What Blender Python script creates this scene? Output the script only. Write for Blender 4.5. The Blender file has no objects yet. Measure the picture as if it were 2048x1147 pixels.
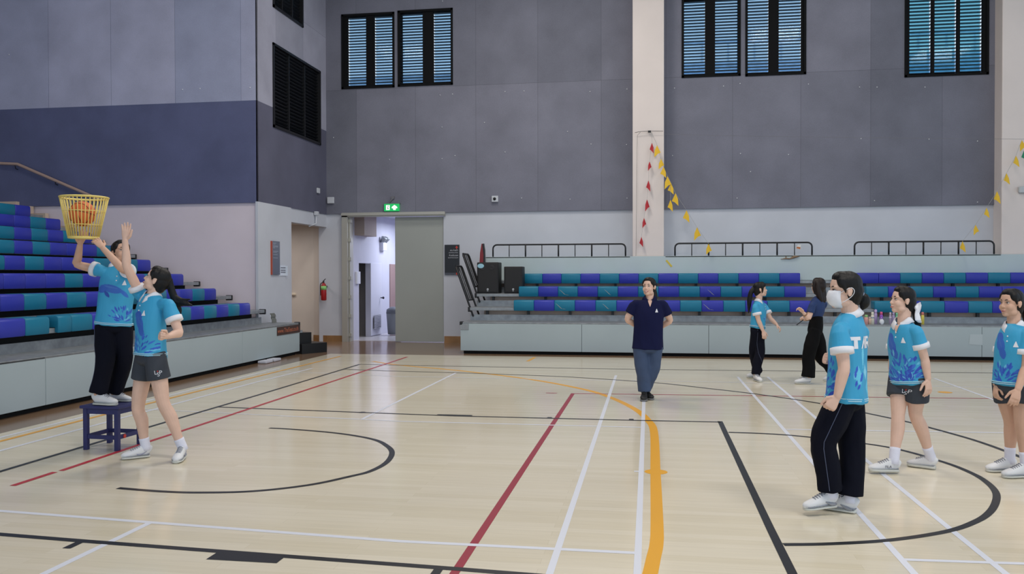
import bpy, bmesh, math, random
from mathutils import Vector, Matrix, noise
from mathutils.bvhtree import BVHTree
random.seed(7)
S = bpy.context.scene
COL = S.collection

# ------------------------------------------------------------------ camera
FPX, PAN, TILT, ROLL = 1720.764, -0.162348, -0.0127939, -0.00193307
CAM = Vector((5.07113, -6.95863, 1.54959))
FWD = Vector((math.sin(PAN)*math.cos(TILT), math.cos(PAN)*math.cos(TILT), math.sin(TILT)))
_r = Vector((math.cos(PAN), -math.sin(PAN), 0)); _u = _r.cross(FWD)
RGT = _r*math.cos(ROLL) + _u*math.sin(ROLL)
UPV = -_r*math.sin(ROLL) + _u*math.cos(ROLL)
cd = bpy.data.cameras.new('camera'); cam = bpy.data.objects.new('camera', cd); COL.objects.link(cam)
cd.sensor_width = 36; cd.lens = FPX/2048*36; cd.clip_start = .05; cd.clip_end = 300
m = Matrix((RGT, UPV, -FWD)).transposed().to_4x4(); m.translation = CAM
cam.matrix_world = m; S.camera = cam

# ------------------------------------------------------------------ world, lights, exposure
S.view_settings.view_transform = 'Standard'; S.view_settings.look = 'None'
S.view_settings.exposure = 0.06; S.view_settings.gamma = 1
w = bpy.data.worlds.new('sky'); S.world = w; w.use_nodes = True
bg = w.node_tree.nodes['Background']; bg.inputs[0].default_value = (.68, .83, 1.0, 1); bg.inputs[1].default_value = 1.05
def area(name, loc, size, power, color, target=None, sy=None):
    l = bpy.data.lights.new(name, 'AREA'); l.energy = power; l.color = color; l.size = size
    if sy: l.shape = 'RECTANGLE'; l.size_y = sy
    o = bpy.data.objects.new(name, l); COL.objects.link(o); o.location = loc
    d = (Vector(target)-Vector(loc)) if target else Vector((0, 0, -1))
    o.rotation_euler = d.to_track_quat('-Z', 'Y').to_euler()
    return o
for x, y, pw in [(5.5, -4, 250), (10, -4, 260), (1.5, 3.5, 210), (9, 3.5, 120), (2.5, 8.2, 225), (9, 8.4, 95), (15, 0, 90), (-3.5, 3.5, 70)]:  # last one is added over the side bleachers to brighten the left wall
    area('ceiling_lamp', (x, y, 9.3), 1.6, pw, (1, .94, .86))
area('hall_lamp', (-.6, 15.6, 3.0), 1.6, 95, (.82, .88, 1))
area('alcove_lamp', (-4.2, 11.6, 2.7), .8, 16, (1, .9, .84))

# ------------------------------------------------------------------ helpers
def ray(u, v): return FWD + RGT*((u-1024)/FPX) + UPV*((573.5-v)/FPX)
def fl(u, v, z=0.0):
    d = ray(u, v); return CAM + d*((z-CAM.z)/d.z)
def aty(u, v, Y):
    d = ray(u, v); return CAM + d*((Y-CAM.y)/d.y)
def atx(u, v, X):
    d = ray(u, v); return CAM + d*((X-CAM.x)/d.x)
def atd(u, v, d): return CAM + ray(u, v)*d
def depth(p): return (p-CAM).dot(FWD)
def lin(c): return c/12.92 if c <= .04045 else ((c+.055)/1.055)**2.4
def rgb(r, g, b): return (lin(r/255), lin(g/255), lin(b/255), 1)

MATS = {}
def mat(name, col, rough=.6, metal=0, spec=.5, bump=None, var=None, emit=None, alpha=None, attr=None, trans=0):
    """bump=(scale,strength), var=(scale,amount): real material grain"""
    if name in MATS: return MATS[name]
    M = bpy.data.materials.new(name); M.use_nodes = True; MATS[name] = M
    nt = M.node_tree; b = nt.nodes['Principled BSDF']; N = nt.nodes.new; L = nt.links.new
    c = rgb(*col)
    b.inputs['Base Color'].default_value = c; b.inputs['Roughness'].default_value = rough
    b.inputs['Metallic'].default_value = metal; b.inputs['Specular IOR Level'].default_value = spec
    b.inputs['Transmission Weight'].default_value = trans
    tc = N('ShaderNodeTexCoord')
    src = None
    if attr:
        a = N('ShaderNodeAttribute'); a.attribute_name = attr; src = a.outputs['Color']
        L(src, b.inputs['Base Color'])
    if var:
        n = N('ShaderNodeTexNoise'); n.inputs['Scale'].default_value = var[0]; n.inputs['Detail'].default_value = 6
        L(tc.outputs['Object'], n.inputs['Vector'])
        mr = N('ShaderNodeMapRange'); mr.inputs[1].default_value = .3; mr.inputs[2].default_value = .7
        mr.inputs[3].default_value = 1-var[1]; mr.inputs[4].default_value = 1+var[1]
        L(n.outputs['Fac'], mr.inputs[0])
        mx = N('ShaderNodeVectorMath'); mx.operation = 'SCALE'
        if src: L(src, mx.inputs[0])
        else: mx.inputs[0].default_value = c[:3]
        L(mr.outputs[0], mx.inputs['Scale']); L(mx.outputs[0], b.inputs['Base Color'])
    if bump:
        n = N('ShaderNodeTexNoise'); n.inputs['Scale'].default_value = bump[0]; n.inputs['Detail'].default_value = 4
        L(tc.outputs['Object'], n.inputs['Vector'])
        bp = N('ShaderNodeBump'); bp.inputs['Strength'].default_value = bump[1]; bp.inputs['Distance'].default_value = bump[2] if len(bump) > 2 else .01
        L(n.outputs['Fac'], bp.inputs['Height']); L(bp.outputs[0], b.inputs['Normal'])
    if emit:
        b.inputs['Emission Color'].default_value = c; b.inputs['Emission Strength'].default_value = emit
    return M

class MB:
    def __init__(s): s.bm = bmesh.new()
    def quad(s, pts, mi=0):
        f = s.bm.faces.new([s.bm.verts.new(p) for p in pts]); f.material_index = mi; return f
    def box(s, lo, hi, mi=0, bev=0, M=None, seg=2):
        lo, hi = Vector(lo), Vector(hi)
        c = (lo+hi)/2; sz = hi-lo
        g = bmesh.ops.create_cube(s.bm, size=1)['verts']
        for v in g: v.co = Vector((v.co.x*sz.x+c.x, v.co.y*sz.y+c.y, v.co.z*sz.z+c.z))
        fs = {f for v in g for f in v.link_faces}
        for f in fs: f.material_index = mi
        if bev:
            es = list({e for v in g for e in v.link_edges})
            r = bmesh.ops.bevel(s.bm, geom=es, offset=bev, segments=seg, affect='EDGES', profile=.5)
            g = list({v for f in r['faces'] for v in f.verts} | {v for v in g if v.is_valid})
            for f in {f for v in g for f in v.link_faces}: f.material_index = mi
        if M is not None:
            for v in g: v.co = M @ v.co
        return s
    def tube(s, pts, rad, n=10, sub=1, side=None, cap=1.0, mi=0):
        """tapered tube through pts; rad items r or (r_side, r_other); cap = roundness of ends"""
        pts = [Vector(p) for p in pts]
        rad = list(rad) if isinstance(rad, (list, tuple)) and len(rad) == len(pts) and len(pts) > 1 else [rad]*len(pts)
        rad = [(r, r) if not isinstance(r, (tuple, list)) else tuple(r) for r in rad]
        sides = None
        if side is not None: sides = [Vector(q) for q in side] if isinstance(side, list) else [Vector(side)]*len(pts)
        if sub > 1 and len(pts) > 2:
            P, R, SD = [], [], []
            for i in range(len(pts)-1):
                p0, p1, p2, p3 = pts[max(i-1, 0)], pts[i], pts[i+1], pts[min(i+2, len(pts)-1)]
                r0, r1, r2, r3 = rad[max(i-1, 0)], rad[i], rad[i+1], rad[min(i+2, len(pts)-1)]
                for k in range(sub):
                    t = k/sub
                    cr = lambda a, b, c, d: .5*((2*b)+(c-a)*t+(2*a-5*b+4*c-d)*t*t+(3*b-a-3*c+d)*t**3)
                    P.append(cr(p0, p1, p2, p3))
                    R.append((max(cr(r0[0], r1[0], r2[0], r3[0]), 1e-4), max(cr(r0[1], r1[1], r2[1], r3[1]), 1e-4)))
                    if sides: SD.append(sides[i].lerp(sides[i+1], t))
            P.append(pts[-1]); R.append(rad[-1])
            if sides: SD.append(sides[-1]); sides = SD
            pts, rad = P, R
        rings = []; ref = None
        tang = [(pts[min(i+1, len(pts)-1)]-pts[max(i-1, 0)]).normalized() for i in range(len(pts))]
        def ring(c, t, r, a):
            a = (a - t*a.dot(t)).normalized(); b = t.cross(a)
            return [s.bm.verts.new(c + a*(r[0]*math.cos(2*math.pi*j/n)) + b*(r[1]*math.sin(2*math.pi*j/n))) for j in range(n)]
        if not sides:
            a = Vector((0, 0, 1)) if abs(tang[0].z) < .9 else Vector((1, 0, 0))
            sides = []
            for t in tang:
                a = (a-t*a.dot(t)).normalized(); sides.append(a.copy())
        K = 3 if cap > 0 else 0
        rm = lambda r: min(r)
        if K:
            for k in range(K, 0, -1):
                th = k/(K+.4)*math.pi/2
                rings.append(ring(pts[0]-tang[0]*(math.sin(th)*rm(rad[0])*cap), tang[0], (rad[0][0]*math.cos(th), rad[0][1]*math.cos(th)), sides[0]))
        for c, t, r, a in zip(pts, tang, rad, sides): rings.append(ring(c, t, r, a))
        if K:
            for k in range(1, K+1):
                th = k/(K+.4)*math.pi/2
                rings.append(ring(pts[-1]+tang[-1]*(math.sin(th)*rm(rad[-1])*cap), tang[-1], (rad[-1][0]*math.cos(th), rad[-1][1]*math.cos(th)), sides[-1]))
        for A, B in zip(rings, rings[1:]):
            for j in range(n):
                f = s.bm.faces.new((A[j], A[(j+1) % n], B[(j+1) % n], B[j])); f.material_index = mi; f.smooth = True
        for q, rv in ((rings[0], True), (rings[-1], False)):
            f = s.bm.faces.new(q[::-1] if rv else q); f.material_index = mi
        return s
    def blob(s, c, r, axes=None, seg=20, rings=12, mi=0):
        c = Vector(c)
        X, Y, Z = axes if axes else (Vector((1, 0, 0)), Vector((0, 1, 0)), Vector((0, 0, 1)))
        g = bmesh.ops.create_uvsphere(s.bm, u_segments=seg, v_segments=rings, radius=1)['verts']
        for v in g: v.co = c + X*(v.co.x*r[0]) + Y*(v.co.y*r[1]) + Z*(v.co.z*r[2])
        for f in {f for v in g for f in v.link_faces}: f.smooth = True; f.material_index = mi
        return s
    def prism(s, poly, d, mi=0):
        """poly: list of Vectors (planar); extruded by vector d"""
        d = Vector(d); a = [s.bm.verts.new(p) for p in poly]; b = [s.bm.verts.new(Vector(p)+d) for p in poly]
        n = len(poly); fs = [s.bm.faces.new(a[::-1]), s.bm.faces.new(b)]
        for i in range(n): fs.append(s.bm.faces.new((a[i], a[(i+1) % n], b[(i+1) % n], b[i])))
        for f in fs: f.material_index = mi
        return s
    def build(s, name, mats, parent=None, smooth=False, recalc=True):
        if recalc: bmesh.ops.recalc_face_normals(s.bm, faces=s.bm.faces[:])
        me = bpy.data.meshes.new(name); s.bm.to_mesh(me); s.bm.free()
        for q in (mats if isinstance(mats, (list, tuple)) else [mats]): me.materials.append(q)
        if smooth: me.polygons.foreach_set('use_smooth', [True]*len(me.polygons))
        o = bpy.data.objects.new(name, me); COL.objects.link(o)
        if parent: attach(o, parent)
        return o
def attach(o, p):
    o.parent = p
    pw = WM.get(p.name) or p.matrix_basis
    o.matrix_parent_inverse = pw.inverted(); WM[o.name] = Matrix()
WM = {}
def tag(o, label, cat, group=None, kind=None):
    o['label'] = label; o['category'] = cat
    if group: o['group'] = group
    if kind: o['kind'] = kind
    return o
def thing(name, loc, label, cat, group=None):
    o = bpy.data.objects.new(name, None); COL.objects.link(o); o.location = loc; o.empty_display_size = .1
    o.matrix_basis = Matrix.Translation(Vector(loc))
    WM[o.name] = o.matrix_basis.copy()
    return tag(o, label, cat, group)
def struct(o): o['kind'] = 'structure'; return o
def text_mesh(body, size, name, material, parent, M, ext=.001, align='LEFT'):
    c = bpy.data.curves.new('t', 'FONT'); c.body = body; c.size = size; c.extrude = ext; c.align_x = align
    o = bpy.data.objects.new('t', c); COL.objects.link(o)
    me = bpy.data.meshes.new_from_object(o.evaluated_get(bpy.context.evaluated_depsgraph_get()))
    bpy.data.objects.remove(o)
    me.transform(M); me.materials.clear(); me.materials.append(material)
    q = bpy.data.objects.new(name, me); COL.objects.link(q)
    if parent: attach(q, parent)
    return q

# ------------------------------------------------------------------ materials of the hall
def node_mat(name): 
    M = bpy.data.materials.new(name); M.use_nodes = True
    return M, M.node_tree, M.node_tree.nodes['Principled BSDF']
def floor_mat():
    M, nt, b = node_mat('court_wood'); N = nt.nodes.new; L = nt.links.new
    tc = N('ShaderNodeTexCoord')
    br = N('ShaderNodeTexBrick'); br.offset = .37; br.inputs['Scale'].default_value = 1
    br.inputs['Brick Width'].default_value = 1.7; br.inputs['Row Height'].default_value = .085
    br.inputs['Mortar Size'].default_value = .0008; br.inputs['Mortar Smooth'].default_value = .3; br.inputs['Bias'].default_value = 0
    br.inputs['Color1'].default_value = rgb(227, 218, 198); br.inputs['Color2'].default_value = rgb(220, 210, 187); br.inputs['Mortar'].default_value = rgb(202, 190, 164)
    L(tc.outputs['Object'], br.inputs['Vector'])
    mp = N('ShaderNodeMapping'); mp.inputs['Scale'].default_value = (1.2, 22, 1); L(tc.outputs['Object'], mp.inputs['Vector'])
    n = N('ShaderNodeTexNoise'); n.inputs['Scale'].default_value = 2; n.inputs['Detail'].default_value = 6; L(mp.outputs[0], n.inputs['Vector'])
    n2 = N('ShaderNodeTexNoise'); n2.inputs['Scale'].default_value = .5; n2.inputs['Detail'].default_value = 3; L(tc.outputs['Object'], n2.inputs['Vector'])
    ad = N('ShaderNodeMath'); ad.operation = 'ADD'; L(n.outputs['Fac'], ad.inputs[0]); L(n2.outputs['Fac'], ad.inputs[1])
    mr = N('ShaderNodeMapRange'); mr.inputs[1].default_value = .6; mr.inputs[2].default_value = 1.4; mr.inputs[3].default_value = .93; mr.inputs[4].default_value = 1.07
    L(ad.outputs[0], mr.inputs[0])
    sc = N('ShaderNodeVectorMath'); sc.operation = 'SCALE'; L(br.outputs['Color'], sc.inputs[0]); L(mr.outputs[0], sc.inputs['Scale'])
    # darker timber border outside the court
    sx = N('ShaderNodeSeparateXYZ'); L(tc.outputs['Object'], sx.inputs[0])
    c1 = N('ShaderNodeMath'); c1.operation = 'LESS_THAN'; c1.inputs[1].default_value = -1.31; L(sx.outputs[0], c1.inputs[0])
    c2 = N('ShaderNodeMath'); c2.operation = 'GREATER_THAN'; c2.inputs[1].default_value = 9.45; L(sx.outputs[1], c2.inputs[0])
    mxm = N('ShaderNodeMath'); mxm.operation = 'MAXIMUM'; L(c1.outputs[0], mxm.inputs[0]); L(c2.outputs[0], mxm.inputs[1])
    mp2 = N('ShaderNodeMapping'); mp2.inputs['Scale'].default_value = (14, 3, 1); L(tc.outputs['Object'], mp2.inputs['Vector'])
    n3 = N('ShaderNodeTexNoise'); n3.inputs['Scale'].default_value = 2; n3.inputs['Detail'].default_value = 5; L(mp2.outputs[0], n3.inputs['Vector'])
    rp = N('ShaderNodeMix'); rp.data_type = 'RGBA'; L(n3.outputs['Fac'], rp.inputs[0]); rp.inputs[6].default_value = rgb(112, 88, 70); rp.inputs[7].default_value = rgb(150, 122, 98)
    mx = N('ShaderNodeMix'); mx.data_type = 'RGBA'; L(mxm.outputs[0], mx.inputs[0]); L(sc.outputs[0], mx.inputs[6]); L(rp.outputs[2], mx.inputs[7])
    L(mx.outputs[2], b.inputs['Base Color'])
    r2 = N('ShaderNodeMapRange'); r2.inputs[3].default_value = .10; r2.inputs[4].default_value = .20; L(n2.outputs['Fac'], r2.inputs[0]); L(r2.outputs[0], b.inputs['Roughness'])
    b.inputs['Specular IOR Level'].default_value = .32
    bp = N('ShaderNodeBump'); bp.inputs['Strength'].default_value = .04; bp.inputs['Distance'].default_value = .002; L(n.outputs['Fac'], bp.inputs['Height']); L(bp.outputs[0], b.inputs['Normal'])
    return M
def panel_mat(name, c1, c2, horiz, bw, bh, split=None, low=None, off=(0, 0)):
    """fibre boards on a wall; horiz 'X' or 'Y' = the wall's horizontal axis; split = height below which they are painted 'low'"""
    M, nt, b = node_mat(name); N = nt.nodes.new; L = nt.links.new
    tc = N('ShaderNodeTexCoord'); sx = N('ShaderNodeSeparateXYZ'); L(tc.outputs['Object'], sx.inputs[0])
    cb = N('ShaderNodeCombineXYZ'); L(sx.outputs[0 if horiz == 'X' else 1], cb.inputs[0]); L(sx.outputs[2], cb.inputs[1])
    mp = N('ShaderNodeMapping'); mp.inputs['Location'].default_value = (off[0], off[1], 0); L(cb.outputs[0], mp.inputs['Vector'])
    br = N('ShaderNodeTexBrick'); br.offset = 0; br.inputs['Scale'].default_value = 1
    br.inputs['Brick Width'].default_value = bw; br.inputs['Row Height'].default_value = bh; br.inputs['Mortar Size'].default_value = .004; br.inputs['Mortar Smooth'].default_value = .5
    br.inputs['Color1'].default_value = rgb(*c1); br.inputs['Color2'].default_value = rgb(*c2); br.inputs['Mortar'].default_value = rgb(*[k*.8 for k in c2])
    L(mp.outputs[0], br.inputs['Vector'])
    n = N('ShaderNodeTexNoise'); n.inputs['Scale'].default_value = 1.3; n.inputs['Detail'].default_value = 5; L(tc.outputs['Object'], n.inputs['Vector'])
    n4 = N('ShaderNodeTexNoise'); n4.inputs['Scale'].default_value = 90; n4.inputs['Detail'].default_value = 2; L(tc.outputs['Object'], n4.inputs['Vector'])
    ad = N('ShaderNodeMath'); ad.operation = 'MULTIPLY_ADD'; L(n4.outputs['Fac'], ad.inputs[0]); ad.inputs[1].default_value = .5; L(n.outputs['Fac'], ad.inputs[2])
    mr = N('ShaderNodeMapRange'); mr.inputs[1].default_value = .45; mr.inputs[2].default_value = 1.05; mr.inputs[3].default_value = .82; mr.inputs[4].default_value = 1.16; L(ad.outputs[0], mr.inputs[0])
    col = br.outputs['Color']
    if split:
        lt = N('ShaderNodeMath'); lt.operation = 'LESS_THAN'; lt.inputs[1].default_value = split; L(sx.outputs[2], lt.inputs[0])
        mx = N('ShaderNodeMix'); mx.data_type = 'RGBA'; L(lt.outputs[0], mx.inputs[0]); L(col, mx.inputs[6]); mx.inputs[7].default_value = rgb(*low); col = mx.outputs[2]
    sc = N('ShaderNodeVectorMath'); sc.operation = 'SCALE'; L(col, sc.inputs[0]); L(mr.outputs[0], sc.inputs['Scale']); L(sc.outputs[0], b.inputs['Base Color'])
    b.inputs['Roughness'].default_value = .85; b.inputs['Specular IOR Level'].default_value = .2
    return M
M_floor = floor_mat()
M_back = panel_mat('grey_board_back', (124, 125, 139), (110, 112, 125), 'X', 1.44, 2.95, off=(.4, -.05))
M_left = panel_mat('grey_board_side', (178, 179, 202), (140, 150, 178), 'X', 1.4, 2.4, split=5.0, low=(96, 101, 134), off=(.12, -.2))
M_ret = panel_mat('grey_board_return', (160, 161, 178), (148, 150, 166), 'Y', 1.4, 2.4, split=5.0, low=(96, 97, 116))
M_white = mat('white_paint', (194, 198, 208), .7, var=(1.2, .05), bump=(30, .05))
M_white2 = mat('white_paint_side', (226, 214, 222), .7, var=(1.0, .05), bump=(30, .05))
M_pil = mat('pillar_paint', (222, 212, 208), .7, var=(1.2, .04))
M_cream = mat('cream_paint', (212, 204, 196), .7, var=(1.4, .05))
M_black = mat('black_metal', (22, 23, 27), .45)
M_dark = mat('dark_void', (12, 12, 14), .9)
M_steel = mat('galvanised_steel', (150, 155, 160), .5, .55, var=(9, .18), bump=(60, .1))
M_panelg = mat('grey_green_panel', (166, 180, 186), .55, var=(1.1, .03))
M_panelg2 = mat('pale_green_board', (186, 200, 202), .6, var=(1.5, .04))
M_doorg = mat('grey_door', (158, 162, 158), .5, var=(1, .03))
M_alu = mat('door_frame_metal', (178, 176, 168), .45, .3)
M_hall = mat('hall_paint', (196, 196, 212), .6, var=(1.5, .05))
M_skirt = mat('brown_skirting', (150, 112, 72), .45, var=(5, .2))
M_lblack = mat('line_black', (34, 35, 38), .35); M_lwhite = mat('line_white', (226, 229, 240), .35)
M_lred = mat('line_red', (158, 44, 62), .35); M_lred2 = mat('line_bright_red', (186, 48, 58), .35); M_lyel = mat('line_yellow', (236, 172, 44), .35)
M_wframe = mat('window_frame_black', (14, 15, 18), .85, spec=.2)
M_slat = mat('louvre_slat', (20, 24, 30), .4); 
M_wood = mat('hand_rail_wood', (176, 150, 138), .5)

# ------------------------------------------------------------------ floor and markings
mb = MB(); mb.box((-12, -12, -.2), (20, 12.9, 0)); floor = struct(mb.build('floor', M_floor))
def ribbon(mb, px, width, z=.0015, sub=1, world=False):
    P = [Vector(p) if world else fl(*p) for p in px]
    for p in P: p.z = 0
    if sub > 1 and len(P) > 2:
        Q = []
        for i in range(len(P)-1):
            a, b, c, d = P[max(i-1, 0)], P[i], P[i+1], P[min(i+2, len(P)-1)]
            for k in range(sub):
                t = k/sub; Q.append(.5*((2*b)+(c-a)*t+(2*a-5*b+4*c-d)*t*t+(3*b-a-3*c+d)*t**3))
        P = Q+[P[-1]]
    L, R = [], []
    for i, p in enumerate(P):
        t = (P[min(i+1, len(P)-1)]-P[max(i-1, 0)]).normalized(); nrm = Vector((-t.y, t.x, 0))
        L.append(mb.bm.verts.new(p+nrm*width/2+Vector((0, 0, z)))); R.append(mb.bm.verts.new(p-nrm*width/2+Vector((0, 0, z))))
    for i in range(len(P)-1): mb.bm.faces.new((R[i], R[i+1], L[i+1], L[i]))
def disc(mb, p, r, z):
    mb.bm.faces.new([mb.bm.verts.new((p.x+r*math.cos(a*math.pi/16), p.y+r*math.sin(a*math.pi/16), z)) for a in range(32)])
lines = []
k = MB()
zk = .0016
ribbon(k, [(-60, 961), (0, 942.5), (291, 855.5), (512, 790.7), (719.5, 728)], .05, zk)
ribbon(k, [(719.5, 728), (912, 732), (1268, 738), (1500, 740.5), (1740, 743), (2070, 746)], .05, zk)
ribbon(k, [(-60, 1063), (0, 1067.9), (171, 1081.7), (427, 1101), (912, 1137), (1150, 1156)], .055, zk)
ribbon(k, [(438.7, 813.5), (912, 831.4), (1268, 840), (1441, 843.5)], .05, zk)
ribbon(k, [(1440, 842), (1500, 970), (1540, 1055), (1586, 1149), (1640, 1260)], .052, zk)
ribbon(k, [(539, 855.5), (586, 858), (676, 866), (746, 878), (775, 892), (784, 906), (772, 925), (740, 942), (701, 952), (620, 969), (510, 981.5), (400, 984.5), (320, 982), (236, 975.5)], .05, zk, 6)
ribbon(k, [(1457, 864), (1536, 867), (1622, 874), (1772, 893), (1882, 922), (1943, 945.5), (1975, 965), (1992, 985), (1991, 1005), (1978, 1025), (1951, 1042.5), (1894, 1062), (1780, 1079.5), (1658, 1087), (1567, 1088.5)], .05, zk, 6)
ribbon(k, [(689, 738), (800, 742), (914, 745), (1085, 751), (1166, 755), (1312, 765), (1410, 775.6), (1516, 788), (1638, 806), (1737, 826.5), (1817, 843.6), (1857, 854), (1943, 878), (2012, 902), (2060, 921)], .05, zk, 4)
for x0, x1, s in ((1.75, 1.8, 1), (2.62, 3.02, 1), (3.87, 3.92, 1), (4.77, 4.82, 1), (1.75, 1.8, -1), (2.64, 3.05, -1), (3.9, 3.95, -1)):
    far = {1.75: (723.6, 824.5), 2.62: (908, 830.5), 3.87: (1098.5, 835.5), 4.77: (1262.5, 839)}; near = {1.75: (150, 1088), 2.64: (495, 1113), 3.9: (872, 1145)}
    c = fl(*(far if s > 0 else near)[x0]); hw = (x1-x0)/2
    hw += .0
    y0, y1 = (c.y-.03, c.y+.06) if s > 0 else (c.y-.075, c.y+.05)
    k.quad([(c.x-hw, y0, zk+.0002), (c.x+hw, y0, zk+.0002), (c.x+hw, y1, zk+.0002), (c.x-hw, y1, zk+.0002)])
lines.append(k.build('court_line', M_lblack, floor)); lines[-1]['label'] = 'black basketball markings'
k = MB(); zk = .001
for px, wd in (([(-60, 1017), (0, 1021), (301, 1044), (800, 1081.7), (1280, 1105.5)], .045), ([(301, 1044), (87.5, 1147), (-20, 1200)], .045),
    ([(560, 742), (800, 752.5), (1250, 760.5), (1480, 764)], .03), ([(1490, 765), (1760, 770), (2060, 775)], .03), ([(560, 831), (724, 838), (800, 842), (1284, 854)], .04), ([(723.6, 838), (912, 745)], .04),
    ([(1232, 750), (1099, 1147), (1060, 1262)], .04), ([(1291, 752), (1287.6, 805), (1274.5, 1147), (1270, 1262)], .04),
    ([(1475, 753), (1622, 920), (1764, 1075), (1829, 1147), (1930, 1258)], .04), ([(1534.6, 753), (1630, 834), (1723, 912), (1894, 1052), (2012, 1147), (2100, 1220)], .04),
    ([(1809, 1118.5), (2060, 1127)], .04), ([(1573, 858), (2012, 865), (2060, 866)], .04), ([(1868, 756), (1982, 797), (2060, 826)], .04), ([(1268, 942), (1280, 942.3)], .04),
    ([(-40, 883), (0, 874.5), (512, 747), (560, 736)], .05), ([(-40, 911), (0, 901), (260, 831), (512, 764), (625, 736)], .05), ([(290, 818), (560, 831)], .03), ([(560, 742), (530, 748)], .03)):
    ribbon(k, px, wd, zk); zk += .00003
lines.append(k.build('court_line', M_lwhite, floor)); lines[-1]['label'] = 'white badminton markings'
k = MB()
ribbon(k, [(1146, 786), (908, 1147), (850, 1235)], .05, .0008); ribbon(k, [(1146, 786.5), (1276, 788), (1504, 790.7), (1740, 793.7), (1980, 796.5), (2060, 798)], .045, .00085); ribbon(k, [(1092, 785.3), (1114, 785.6)], .045, .0008)
lines.append(k.build('court_line', M_lred, floor)); lines[-1]['label'] = 'dark red markings'
k = MB(); ribbon(k, [(25, 971), (110, 943.5)], .05, .0019); ribbon(k, [(122, 941), (275, 890), (400, 849.5), (603, 782.5), (814, 713.4)], .05, .0019)
lines.append(k.build('court_line', M_lred2, floor)); lines[-1]['label'] = 'bright red line along the baseline'
k = MB(); ribbon(k, [(-40, 892), (0, 882), (203, 830), (512, 753), (681, 712)], .055, .0018)
ribbon(k, [(745, 722), (800, 729.7), (922, 741), (1060, 758), (1166, 777.7), (1223, 795), (1272, 819), (1297, 841), (1308, 863), (1311, 944), (1314, 1046), (1313, 1087), (1307, 1115), (1300, 1147), (1285, 1200)], .08, .0006, 5)
disc(k, fl(1312, 943), .09, .0009); disc(k, fl(1890, 784), .09, .0009); ribbon(k, [(1055, 722), (1070, 714)], .06, .0007)
lines.append(k.build('court_line', M_lyel, floor)); lines[-1]['label'] = 'yellow arc markings'

# ------------------------------------------------------------------ walls
YB, XA, YA, ZC = 12.6, -2.61, 8.97, 9.6
def holes(mb, axis, fixed, thick, a0, a1, z0, z1, hs, mi=0):
    """slab perpendicular to axis with rectangular openings hs=(a0,a1,z0,z1)"""
    ca = sorted({a0, a1, *[min(max(h[i], a0), a1) for h in hs for i in (0, 1)]}); cz = sorted({z0, z1, *[min(max(h[i], z0), z1) for h in hs for i in (2, 3)]})
    for i in range(len(ca)-1):
        for j in range(len(cz)-1):
            m_, n_ = (ca[i]+ca[i+1])/2, (cz[j]+cz[j+1])/2
            if any(h[0] < m_ < h[1] and h[2] < n_ < h[3] for h in hs): continue
            if axis == 'Y': mb.box((ca[i], fixed, cz[j]), (ca[i+1], fixed+thick, cz[j+1]), mi)
            else: mb.box((fixed, ca[i], cz[j]), (fixed+thick, ca[i+1], cz[j+1]), mi)
    return mb
W = [(-2.2, -.9), (-.82, .5), (5.7, 6.97), (7.07, 8.35), (10.36, 12.03)]
WZ = [(5.97, 7.73), (5.98, 7.75), (5.93, 7.7), (5.91, 7.7), (5.76, 7.7)]
wh = [(a, b, z0, z1) for (a, b), (z0, z1) in zip(W, WZ)]
door_h = (-2.12, .25, -.1, 2.97)
struct(holes(MB(), 'Y', YB, .25, XA-.2, 20, 0, ZC, wh+[door_h]).build('wall_back', M_white))
struct(holes(MB(), 'Y', YB-.05, .05, XA, 12.15, 3.03, ZC, wh).build('wall_back_boarding', M_back))
struct(MB().box((-12, YA, 0), (XA, YA+.2, ZC)).build('wall_left', M_white2))
struct(MB().box((-12, YA-.05, 3.0), (XA+.02, YA, ZC)).build('wall_left_boarding', M_left))
lw = [(9.63, 12.16, 4.6, 6.32), (9.65, 11.17, 7.05, 8.6)]
alc = (10.5, 12.6, -.1, 2.72)
struct(holes(MB(), 'X', XA-.2, .2, YA+.2, YB, 0, ZC, lw+[alc]).build('wall_return', M_white))
struct(holes(MB(), 'X', XA, .02, YA-.05, YB-.05, 3.02, ZC, lw).build('wall_return_boarding', M_ret))
# recess behind the opening in the return wall
mb = MB(); mb.quad([(XA, YB, 0), (-3.0, 12.75, 0), (-3.0, 12.75, 2.85), (XA, YB, 2.85)]); mb.quad([(-3.0, 12.75, 0), (-6, 13.2, 0), (-6, 13.2, 2.85), (-3, 12.75, 2.85)])
mb.quad([(-6, 13.2, 0), (-6, 9.2, 0), (-6, 9.2, 2.85), (-6, 13.2, 2.85)]); mb.quad([(-6, 13.3, 2.8), (-6, 9.1, 2.8), (XA-.1, 9.1, 2.8), (XA-.1, 12.7, 2.8)])
struct(mb.build('wall_alcove', M_cream))
struct(MB().box((-6, 9.1, -.2), (-2.6, 13.2, -.004)).build('floor_alcove', mat('tile_floor', (150, 128, 108), .4)))
struct(MB().box((-12, -12, ZC), (20, 13, ZC+.2)).build('ceiling', mat('dark_roof', (96, 98, 104), .8)))
# unseen wall, added beyond the bleachers to keep daylight off that corner
struct(MB().box((-12.2, -12.2, 0), (-12, 13, ZC)).build('wall_side', M_white2))
# pillars
struct(MB().box((4.63, 12.16, 0), (5.31, YB, ZC), bev=.012).build('wall_pillar', M_pil))
struct(MB().box((12.15, 12.16, 0), (12.9, YB, ZC), bev=.012).build('wall_pillar', M_pil))
struct(MB().box((XA-.02, YA-.055, 0), (XA+.03, 10.5, 3.02)).build('wall_column', M_white))
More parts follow.
